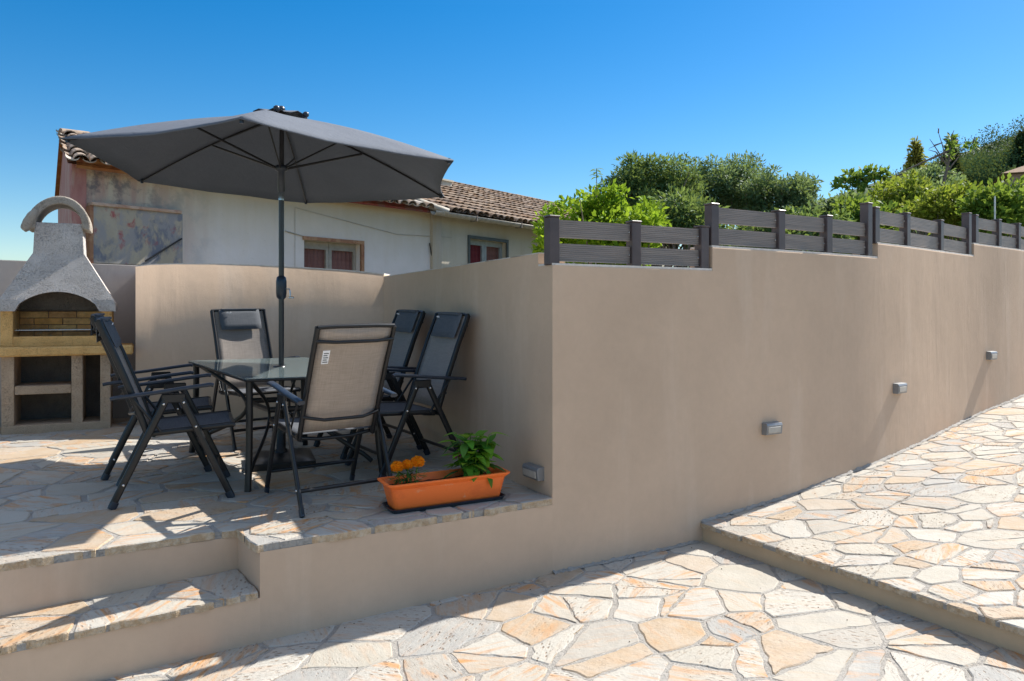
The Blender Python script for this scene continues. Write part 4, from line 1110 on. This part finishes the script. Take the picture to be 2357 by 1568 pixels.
# window
wf=MB(); fw=.05
wf.box(wx0-.03,wx1+.06,-.025,.02,wzt,wzt+.055); wf.box(wx1,wx1+.06,-.024,.02,wzb,wzt-.001); wn=wf.build('window',WOODT,house)
g=MB(); ym=.12; w_=wx1-wx0; mx_=(wx0+wx1)/2
for a0,a1 in ((wx0,mx_),(mx_,wx1)):
    s_=.055
    g.box(a0+.004,a0+s_,ym,ym+.04,wzb,wzt-.004); g.box(a1-s_,a1-.004,ym,ym+.04,wzb,wzt-.004); g.box(a0+s_,a1-s_,ym+.001,ym+.039,wzt-.12,wzt-.005); g.box(a0+s_,a1-s_,ym+.001,ym+.039,wzb,wzb+.08)
g.build('sash',WINF,wn)
for a0,a1 in ((wx0,mx_),(mx_,wx1)):
    g=MB(); n=26; vs=[]
    for k in range(n+1):
        x=a0+.05+(a1-a0-.1)*k/n; y=ym+.05+.012*math.sin(k*1.35); vs+=[(x,y,wzb),(x,y,wzt-.1)]
    g.add(vs,[(2*k,2*k+2,2*k+3,2*k+1) for k in range(n)],0,True); g.build('curtain',CURT,wn)
g=MB(); g.box(wx0,wx1,.19,.2,wzb,wzt); g.build('backing',DGLASS,wn)
# boxed-out shutter case on the facade
x0_,x1_=along(206),along(410); zt_=hgt(472,h0.y)-hz; zb_=hgt(606,h0.y+.15)-hz
g=MB(); g.box(x0_,x1_,-.13,-.001,zb_,zt_); bxo=g.build('painted_box',RUSTBOX,house)
g=MB(); g.box(x0_-.03,x1_-.02,-.16,-.001,zt_+.001,zt_+.045); g.build('lid',m_layers('faded_board',[(.42,.28,.20),(.34,.19,.14),(.48,.36,.28)],4,.8),bxo,None,.01)
g=MB(); g.box(x0_-.045,x0_-.002,-.135,-.002,zb_-.02,zt_); g.build('side_board',WOODT,bxo)
g=MB(); g.sweep([(x1_-.02,-.15,zt_-.33),(x0_+.62,-.15,zb_+.05)],.022); g.build('diagonal_bar',BLACKM,bxo)  # thin dark bar running diagonally across the box face
g=MB(); g.box(x0_,x1_,-.12,-.001,zb_-.05,zb_-.002); g.build('painted_shade',SOOT_SHADE,bxo)  # solid dark strip stands in for the shade under the box
# cables
xw=along(678); 
g=MB(); zc=hgt(478,h0.y+hd.y*xw)-hz
g.sweep([(xw,-.012,zc-1.0),(xw,-.012,zc),(xw+1,-.014,zc-.13),(xw+2,-.014,zc-.26),(xw+3.3,-.014,zc-.22)],.007,None,6)
g.sweep([(along(655),-.012,hgt(532,h0.y+hd.y*along(655))-hz),(wx0,-.012,wzt+.05)],.014,None,6); g.build('cable',ZINC,house)
g=MB(); xr=along(986); g.sweep([(xr,-.03,hgt(560,h0.y+hd.y*xr)-hz),(xr+.12,-.03,hgt(625,h0.y+hd.y*xr)-hz)],.02,None,6); g.build('leaning_rod',BLACKM,house)

# tiled annexe
a0=h0+hd*Lm; ad=Vector((1.79,2.4)).normalized(); aa=math.atan2(ad.y,ad.x); az=hgt(490,a0.y+.1)-.03
an=thing('tiled_annexe','pale annexe with brown barrel tile roof and zinc gutter right of the parasol','house',(a0.x,a0.y,az),(0,0,aa))
La=9.5; wd=3.3; rs=1.28
ax0,ax1=along(1080,a0,ad),along(1165,a0,ad); azt=hgt(549,a0.y+ad.y*ax0)-az; azb=azt-1.0
g=MB()
for q0_,q1_,b0,b1 in ((0,ax0,-4.4,0),(ax1,La,-4.4,0),(ax0,ax1,azt,0),(ax0,ax1,-4.4,azb)):
    g.add([(q0_,0,b0),(q1_,0,b0),(q1_,0,b1),(q0_,0,b1)],[(0,1,2,3)])
for a in (ax0,ax1): g.add([(a,0,azb),(a,.2,azb),(a,.2,azt),(a,0,azt)],[(0,1,2,3)])
g.add([(ax0,0,azt),(ax1,0,azt),(ax1,.2,azt),(ax0,.2,azt)],[(0,1,2,3)]); g.add([(ax0,0,azb),(ax1,0,azb),(ax1,.2,azb),(ax0,.2,azb)],[(3,2,1,0)])
for a in (0,La): g.add([(a,0,-4.4),(a,wd*2,-4.4),(a,wd*2,0),(a,wd,rs),(a,0,0)],[(0,1,2,3,4)])
g.add([(0,wd*2,-4.4),(La,wd*2,-4.4),(La,wd*2,0),(0,wd*2,0)],[(1,0,3,2)])
AWALL=m_plaster('annexe_wash',(.60,.545,.44),(.47,.40,.27),.8)
g.build('wall',AWALL,an)
g=MB(); g.box(-.02,.22,-.06,-.001,-4.4,-.02); g.build('corner_pier',m_plaster('pier_wash',(.52,.46,.37),(.44,.33,.20),.9),an)
g=MB(); e2=Vector((0,wd,rs)); Ls=e2.length; e2=e2.normalized()
v4=[Vector((-.25,-.25,.0)),Vector((La,-.25,.0)),Vector((La,wd,rs)),Vector((-.25,wd,rs))]; g.add(v4,[(0,1,2,3)],1)
g.add([Vector((-.25,wd,rs)),Vector((La,wd,rs)),Vector((La,wd*2+.2,-.05)),Vector((-.25,wd*2+.2,-.05))],[(0,1,2,3)],0)
tiles(g,Vector((-.2,-.26,.03)),Vector((1,0,0)),La,e2,Ls+.2,.195,.33,0,.02)
for k in range(int(La/.36)):
    g.sweep([Vector((k*.36-.3,wd,rs+.07)),Vector((k*.36+.1,wd,rs+.085+random.gauss(0,.012)))],.19,.15,8,(0,1,0),0)
g.build('roof',[TILE,SOOT_SHADE],an)
g=MB(); pts=[(-.3,-.33,-.03),(La,-.33,-.03)]
n=9
vs=[]
for x in (-.3,La):
    for k in range(n): t=math.pi+math.pi*k/(n-1); vs.append((x,-.33+.07*math.cos(t),-.0+.075*math.sin(t)))
g.add(vs,[(k,k+1,n+k+1,n+k) for k in range(n-1)],0,True); gt=g.build('gutter',ZINC,an); s2=gt.modifiers.new('thickness','SOLIDIFY'); s2.thickness=.004
for x in (.8,2.2,3.6,5.0):
    g=MB(); g.box(x,x+.03,-.41,-.25,-.085,.02); g.build('gutter_bracket',SOOT_SHADE,gt)
g=MB(); g.sweep([(-.55,.25,.30),(-.2,-.22,.09),(.02,-.40,.0)],.16,.13,10,(1,0,0)); g.build('valley_flashing',ZINC,an)
wf=MB(); wf.box(ax0-.05,ax1+.05,-.03,.02,azt,azt+.06); wf.box(ax0-.05,ax0,-.029,.02,azb,azt-.001); wf.box(ax1,ax1+.05,-.029,.02,azb,azt-.001); wn=wf.build('window',WINDK,an)
g=MB(); m_=(ax0+ax1)/2
for p0,p1 in ((ax0,m_),(m_,ax1)):
    g.box(p0+.003,p0+.07,.10,.14,azb,azt-.003); g.box(p1-.07,p1-.003,.10,.14,azb,azt-.003); g.box(p0+.07,p1-.07,.101,.139,azt-.10,azt-.004)
g.build('sash',m_simple('pale_sash',(.30,.33,.33),.5),wn)
for p0,p1,mm in ((ax0,m_,CURTR),(m_,ax1,CURT)):
    g=MB(); n=18; vs=[]
    for k in range(n+1):
        x=p0+.05+(p1-p0-.1)*k/n; y=.15+.012*math.sin(k*1.3); vs+=[(x,y,azb),(x,y,azt-.09)]
    g.add(vs,[(2*k,2*k+2,2*k+3,2*k+1) for k in range(n)],0,True); g.build('curtain',mm,wn)
g=MB(); g.box(ax0,ax1,.19,.2,azb,azt); g.build('backing',DGLASS,wn)
# chimney stack on the annexe roof, just clear of the parasol
cs=along(1022,a0-Vector((ad.y,-ad.x))*2.4,ad)
g=MB(); g.box(cs-.16,cs+.16,2.3,2.62,.4,1.22); g.box(cs-.19,cs+.19,2.27,2.65,1.221,1.26); g.build('chimney',AWALL,an)

# ------------------------------------------------------------------ trees and plants beyond the wall
def leaves_mesh(name,centers,n,spread,size,mat,parent,aspect=.45,seed=0,flat=.8,origin=(0,0,0)):
    r=np.random.default_rng(seed); C_=np.array(centers)
    w=C_[:,3]**2; idx=r.choice(len(C_),n,p=w/w.sum())
    dirs=r.normal(size=(n,3)); dirs/=np.linalg.norm(dirs,axis=1)[:,None]
    rad=C_[idx,3]*(r.random(n)**.55)*spread
    pos=C_[idx,:3]+dirs*rad[:,None]*np.array([1,1,flat])
    # leaf frames: pointing outward and drooping, random roll
    dv=dirs+r.normal(scale=.7,size=(n,3))+np.array([0,0,.15]); dv/=np.linalg.norm(dv,axis=1)[:,None]
    up_=r.normal(size=(n,3))*.8+np.array([0,0,.9]); s=np.cross(dv,up_); s/=np.linalg.norm(s,axis=1)[:,None]+1e-9
    u=np.cross(s,dv); L=size*r.uniform(.6,1.3,n)[:,None]; Wd=L*aspect
    b=pos; tip=pos+dv*L; m1=pos+dv*L*.5+s*Wd*.5+u*L*.08; m2=pos+dv*L*.5-s*Wd*.5+u*L*.08
    V=np.stack([b,m1,tip,m2],1).reshape(-1,3)-np.array(origin)
    me=bpy.data.meshes.new(name); me.vertices.add(len(V)); me.vertices.foreach_set('co',V.ravel())
    me.loops.add(4*n); me.loops.foreach_set('vertex_index',np.arange(4*n,dtype=np.int32))
    me.polygons.add(n); me.polygons.foreach_set('loop_start',np.arange(0,4*n,4,dtype=np.int32)); me.polygons.foreach_set('loop_total',np.full(n,4,dtype=np.int32))
    me.materials.append(mat); me.update(calc_edges=True); me.validate()
    o=bpy.data.objects.new(name,me); COL.objects.link(o)
    if parent is not None: o.parent=parent
    return o
def clumps(c,rad,n,size,seed,shell=.55):
    r=np.random.default_rng(seed); out=[]
    while len(out)<n:
        v=r.normal(size=3); v/=np.linalg.norm(v); k=r.uniform(shell,1)
        if v[2]<-.55: continue
        f=1.0
        if r.random()<.22 and v[2]>0: k=r.uniform(1.0,1.2); f=.5
        out.append((c[0]+v[0]*rad[0]*k,c[1]+v[1]*rad[1]*k,c[2]+v[2]*rad[2]*k,f*size*r.uniform(.55,1.25)))
    return out
def tree(name,label,cat,c,rad,nc,cs,nl,ls,mat,base,seed,trunk=.09,group=None,aspect=.45,shell=.5,extra=()):
    t=thing(name,label,cat,(base[0],base[1],base[2]),(0,0,0),group)
    cl=clumps(c,rad,nc,cs,seed,shell)+list(extra)
    leaves_mesh('crown',cl,nl,1.0,ls,mat,t,aspect,seed,origin=base)
    g=MB(); rnd=random.Random(seed); fork=Vector(base).lerp(Vector(c),.45)
    g.sweep([(0,0,-.3),tuple((fork-Vector(base))*.5+Vector((rnd.gauss(0,.05),0,0))),tuple(fork-Vector(base))],trunk,None,8,None,0,2,True,[1.2,.95,.8])
    for x,y,z,s in cl[:min(len(cl),26)]:
        q=Vector((x,y,z))-Vector(base); f=fork-Vector(base); m=f.lerp(q,.5)+Vector((rnd.gauss(0,.08),rnd.gauss(0,.08),.05))*trunk*8
        g.sweep([f,m,q],trunk*.42,None,6,None,0,2,True,[1,.6,.2])
    g.build('trunk',BARK,t); return t
def sight(u,v,D): return (spot(u,D),D,hgt(v,D))
c=sight(1395,540,7.3)
tree('citrus_tree','bright lime green citrus tree right behind the lowest fence','tree',c,(.56,.5,.36),60,.14,9500,.060,L_CIT,(c[0],7.4,.3),3,.09,None,.5,.35,
     [(*sight(1262,520,6.9),.14),(*sight(1256,575,6.8),.13),(*sight(1275,495,7.0),.11),(*sight(1305,480,7.1),.13),(*sight(1255,548,6.8),.1),(*sight(1500,500,7.3),.16),(*sight(1400,440,7.3),.10),(*sight(1425,448,7.3),.10),(*sight(1365,462,7.3),.12),(*sight(1350,600,7.2),.2),(*sight(1450,600,7.2),.2),(*sight(1410,560,7.2),.25)])
# olives
def olive(u,v,D,ru,rv,seed,label,n=9000,mat=L_OLV,ls=.13,cs=.5,nc=46,extra=()):
    c=sight(u,v,D); k=D/F
    return tree('olive_tree',label,'tree',c,(ru*k,ru*k*.8,rv*k),nc,cs,n,ls,mat,(c[0],D,hillz(c[0],D)),seed,.22,'grey green trees behind the fences',.32,.45,
                [(*sight(uu,vv,D-.3),rr*k) for uu,vv,rr in extra])
olive(1490,455,14.5,120,90,21,'rounded dark green tree above the lime green citrus',21000,L_DRK,.09,.27,95,[(1375,455,30),(1400,430,26),(1350,475,22),(1545,390,30),(1500,378,26)])
olive(1655,462,16,120,92,22,'grey green olive crown above the second fence, widest of the row',22000,L_OLV,.095,.28,100,[(1600,382,24),(1640,380,26),(1690,378,26),(1720,400,22)])
olive(1800,470,15,82,78,23,'loose grey green olive with sky showing at its right side',12500,L_OLV,.09,.23,62,[(1755,400,24),(1830,420,20),(1860,440,18),(1845,480,22),(1780,395,14)])
olive(1575,520,12.5,80,60,24,'small dark tree low behind the joint of the first two fences',5000,L_DRK,.11,.3,30)
# thin shoot standing above the citrus
sp=sight(1373,450,9); g=MB(); sh=thing('tree_shoot','single thin leafy shoot standing up left of the round dark tree','plant',(sp[0],9,hillz(sp[0],9)))
zt_=hgt(388,9)-hillz(sp[0],9); g.sweep([(0,0,0),(.01,0,zt_*.6),(0,0,zt_)],.009,None,6); g.build('stem',BARK,sh)
g=MB()
for k in range(16): a=k*2.4; leaf_blade(g,(0,0,zt_-.0-.012*k*.6),(math.cos(a),math.sin(a),.2),(0,0,1),.09,.035,.4,3)
g.build('leaves',L_MID,sh)
# right hand growth
def shrub(u,v,D,ru,rv,seed,label,mat,n,ls,cs=.3,nc=34,name='shrub',aspect=.5,extra=()):
    c=sight(u,v,D); k=D/F
    return tree(name,label,'shrub',c,(ru*k,ru*k*.8,rv*k),nc,cs,n,ls,mat,(c[0],D,hillz(c[0],D)),seed,.1,'shrubs behind the ramp wall',aspect,.35,[(*sight(uu,vv,D-.2),rr*k) for uu,vv,rr in extra])
shrub(1948,502,15,56,44,31,'bluish green bush in the gap right of the loose olive',L_OLV,4500,.12)
shrub(1990,525,10.5,70,42,32,'dark green bush just behind the second fence end',L_MID,3500,.09)
shrub(1830,545,9.6,150,40,38,'low dark hedge seen through the slits of the second fence',L_DRK,7000,.075,.22,40,'hedge')
shrub(2070,485,13,72,62,33,'yellow green tangled shrub under the bare twigs',L_YEL,5200,.095,.3,38,extra=((2060,430,20),(2095,415,22),(2020,480,20)))
shrub(2185,495,12,95,50,34,'broad yellow green shrub behind the third fence',L_YEL,6500,.09,.3,42,extra=((2130,440,18),(2225,452,18)))
shrub(2300,500,11,85,45,35,'bright green vine bush at the right edge behind the highest fence',L_MID,6000,.10,.28,40,extra=((2245,452,18),(2275,448,16),(2345,500,24)))
shrub(2110,455,17,90,38,36,'dull olive green bush behind the yellow green shrubs',L_OLV,4500,.11,.3,40)
# broadleaf branch and bare twig tree
fg=thing('fig_tree','sparse tree with a low leafy bough and bare upright twigs','tree',(spot(2170,14),14,hillz(spot(2170,14),14)))
B0=Vector(fg.location); g=MB(); V_=lambda u,v,D=14: Vector(sight(u,v,D))-B0
g.sweep([(0,0,0),V_(2165,520),V_(2170,430),V_(2182,380),V_(2190,318)],.09,None,8,None,0,2,True,[1.3,1,.7,.5,.15])
bough=[V_(2172,392),V_(2130,378),V_(2080,400),V_(2035,412),V_(1990,415),V_(1940,418)]
g.sweep([V_(2190,345),V_(2150,362),V_(2100,385),V_(2060,402)],.05,None,6,None,0,2,True,[1,.8,.6,.3]); g.sweep(bough[2:],.04,None,6,None,0,2,True,[1,.7,.5,.2])
tw=[]
for a,b in (((2182,385),(2140,320)),((2180,380),(2160,305)),((2186,360),(2205,318)),((2186,372),(2240,330)),((2184,390),(2215,350)),((2170,372),(2137,345)),((2240,330),(2248,318)),((2150,335),(2138,342)),((2190,330),(2196,300)),((2178,400),(2205,400)),((2160,306),(2158,296))):
    p,q_=V_(*a),V_(*b); g.sweep([p,p.lerp(q_,.5)+Vector((random.gauss(0,.06),random.gauss(0,.1),.05)),q_],.028,None,5,None,0,2,True,[1,.7,.3]); tw.append(q_)
g.build('trunk',BARK,fg)
cl=[(*(V_(u,v)),r) for u,v,r in ((1935,420,.14),(1955,408,.18),(1980,412,.2),(2000,400,.2),(2020,402,.16),(1965,432,.15),(1990,428,.14),(2040,398,.12),(1920,428,.07),(2188,322,.08),(2191,340,.10),(2186,360,.10),(2236,335,.08),(2246,329,.08),(2228,342,.06))]
leaves_mesh('crown',[(x,y,z,r*.72) for x,y,z,r in cl],620,1.0,.11,L_FIG,fg,.55,77)
shrub(2145,428,27,85,30,41,'rounded mid green trees on the slope behind the bare twigs',L_OLV,8000,.14,.45,46,'leafy_tree')
# conifers
def conifer(u,vt,vb,D,w,mat,label,seed,name='conifer_tree'):
    x,y,zt=sight(u,vt,D); zb_=hgt(vb,D); gz=hillz(x,D); t=thing(name,label,'tree',(x,y,gz),(0,0,0))
    cl=[]; r=np.random.default_rng(seed); n=60
    for k in range(n):
        f=k/n; z=zt+(zb_-zt)*f; rr=w*D/F*f*.9+.02; a=r.uniform(0,6.28); cl.append((x+rr*math.cos(a)*.7,y+rr*math.sin(a)*.7,z,.06*D/40*8*(.25+.75*f)))
    leaves_mesh('crown',cl,3200,1.0,.0065*D,mat,t,.4,seed,1.0,(x,y,gz))
    g=MB(); g.sweep([(0,0,-.3),(0,0,(zt-gz)*.6),(0,0,zt-gz)],.012*D/2,None,8,None,0,2,True,[1,.6,.1]); g.build('trunk',BARK,t); return t
conifer(2107,326,440,34,26,L_FIR,'yellowish pointed fir left of the bare twigs',51)
conifer(2189,318,430,42,12,L_CYP,'slim dark cypress directly behind the bare twigs',52,'cypress_tree')
conifer(2352,306,400,60,15,L_CYP,'dark cypress on the hill at the right edge',53,'cypress_tree')
# wooded hillside: one mass
r=np.random.default_rng(5); cl=[]
for k in range(420):
    u=r.uniform(1900,2640); D=r.uniform(38,88); x=spot(u,D); gz=hillz(x,D); s=r.uniform(1.0,2.0)
    cl.append((x,D,gz+s*.9,s))
for k in range(70):
    u=r.uniform(2050,2480); sil=np.interp(u,[2050,2120,2200,2300,2357,2480],[425,400,368,350,330,306]); D=64+r.uniform(-8,6); cl.append((spot(u,D),D,hgt(sil+r.uniform(12,75),D),r.uniform(.8,1.4)))
for u,v in ((2120,400),(2150,385),(2180,375),(2210,368),(2240,362),(2270,358),(2300,350),(2330,338),(2357,330),(2400,320),(2450,312),(2165,400),(2200,395),(2235,392),(2270,385),(2310,375),(2345,365),(2385,350),(2140,420),(2190,420),(2240,415),(2290,405),(2090,425)):
    D=66+r.uniform(-6,6); cl.append((spot(u,D),D,hgt(v+14,D),r.uniform(1.0,1.7)))
o=leaves_mesh('hillside_wood',cl,150000,1.0,.25,L_WOOD,None,.5,9); kind(o,'stuff'); tag(o,'distant green wooded hillside','wood')
# house on the hill
fh=thing('hill_house','far brown house with low tiled roof among the trees at the right edge','house',sight(2336,452,30),(0,0,R(-25)))
g=MB(); g.box(-.1,3,0,3,-3,.95); g.build('wall',m_simple('hill_wash',(.36,.27,.25),.9),fh)
g=MB(); g.add([(-.5,-.45,.85),(3.4,-.45,.85),(3.4,3.4,.85),(-.5,3.4,.85),(.9,1.4,1.5),(2.2,1.4,1.5)],[(0,1,5,4),(1,2,5),(2,3,4,5),(3,0,4),(3,2,1,0)]); g.build('roof',TILE,fh)
for x in (.3,1.3):
    g=MB(); g.box(x,x+.55,-.02,.02,.0,.65); g.build('window',DGLASS,fh)
g=MB(); g.box(-.45,3.2,-.55,-.48,-.25,-.18); g.build('balcony_rail',SOOT_SHADE,fh)
# pale thin mast among the shrubs
mp=sight(2290,455,10.3); g=MB(); g.lathe([(.010,-1.5),(.010,0),(.006,.02)],n=8); o=g.build('garden_pole',m_simple('pale_pole',(.6,.62,.58),.5)); o.location=mp; tag(o,'thin pale pole standing in the green vine bush at the right','pole')
# fallen petals and crumbs on the paving
for k,(x,y,c_,r_) in enumerate(((-.36,3.42,(.45,.02,.04),.014),)):
    g=MB(); leaf_blade(g,(0,0,.004),(1,.3,.1),(0,0,1),.03,.02,.3,4); o=g.build('fallen_petal',m_simple('red_petal',c_,.5)); o.location=(x,y,low(x,y)); tag(o,'tiny red petal lying on the sunlit paving','petal')

# ------------------------------------------------------------------ light, sky, camera
EL,AZ=R(45),R(36)
sd=Vector((math.cos(AZ)*math.cos(EL),math.sin(AZ)*math.cos(EL),math.sin(EL)))
L=bpy.data.lights.new('sun','SUN'); L.energy=4.2; L.angle=R(.53); L.color=(1,.955,.88)
o=bpy.data.objects.new('sun',L); COL.objects.link(o); o.rotation_euler=sd.to_track_quat('Z','Y').to_euler(); o.location=(20,15,25)
w=bpy.data.worlds.new('World'); S.world=w; w.use_nodes=True; nt=w.node_tree; nt.nodes.clear()
sk=nt.nodes.new('ShaderNodeTexSky'); sk.sky_type='NISHITA'; sk.sun_disc=False; sk.sun_elevation=EL; sk.sun_rotation=math.pi/2-AZ
sk.altitude=0; sk.air_density=1.0; sk.dust_density=.25; sk.ozone_density=2.2
mrs=nt.nodes.new('ShaderNodeMapRange'); mrs.inputs['From Min'].default_value=0.0; mrs.inputs['From Max'].default_value=.24; mrs.inputs['To Min'].default_value=1.5; mrs.inputs['To Max'].default_value=1.51
hs=nt.nodes.new('ShaderNodeHueSaturation'); hs.inputs['Saturation'].default_value=1.53; hs.inputs['Value'].default_value=.455
bg=nt.nodes.new('ShaderNodeBackground'); bg.inputs['Strength'].default_value=.15; wo=nt.nodes.new('ShaderNodeOutputWorld')
h2=nt.nodes.new('ShaderNodeHueSaturation'); h2.inputs['Saturation'].default_value=.48; h2.inputs['Value'].default_value=.98
tcw=nt.nodes.new('ShaderNodeTexCoord'); sx=nt.nodes.new('ShaderNodeSeparateXYZ'); mr=nt.nodes.new('ShaderNodeMapRange'); mr.interpolation_type='SMOOTHSTEP'
mr.inputs['From Min'].default_value=.36; mr.inputs['From Max'].default_value=.75
mxw=nt.nodes.new('ShaderNodeMix'); mxw.data_type='RGBA'
nt.links.new(tcw.outputs['Generated'],sx.inputs[0]); nt.links.new(sx.outputs['Z'],mr.inputs['Value']); nt.links.new(sx.outputs['Z'],mrs.inputs['Value']); nt.links.new(mrs.outputs[0],hs.inputs['Saturation']); nt.links.new(mr.outputs[0],mxw.inputs[0])
nt.links.new(sk.outputs[0],hs.inputs['Color']); nt.links.new(sk.outputs[0],h2.inputs['Color']); nt.links.new(hs.outputs[0],mxw.inputs[6]); nt.links.new(h2.outputs[0],mxw.inputs[7]); nt.links.new(mxw.outputs[2],bg.inputs['Color']); nt.links.new(bg.outputs[0],wo.inputs['Surface'])
cam=bpy.data.cameras.new('camera'); cam.lens=36*F/2357; cam.sensor_width=36; cam.shift_y=-(784-H)/2357; cam.clip_end=4000; cam.clip_start=.05
co=bpy.data.objects.new('camera',cam); COL.objects.link(co); co.location=(0,0,CZ); co.rotation_euler=(R(90),0,0); S.camera=co
S.view_settings.view_transform='Standard'; S.view_settings.look='None'; S.view_settings.gamma=1; S.view_settings.use_curve_mapping=False
S.view_settings.exposure=1.1
S.cycles.max_bounces=8
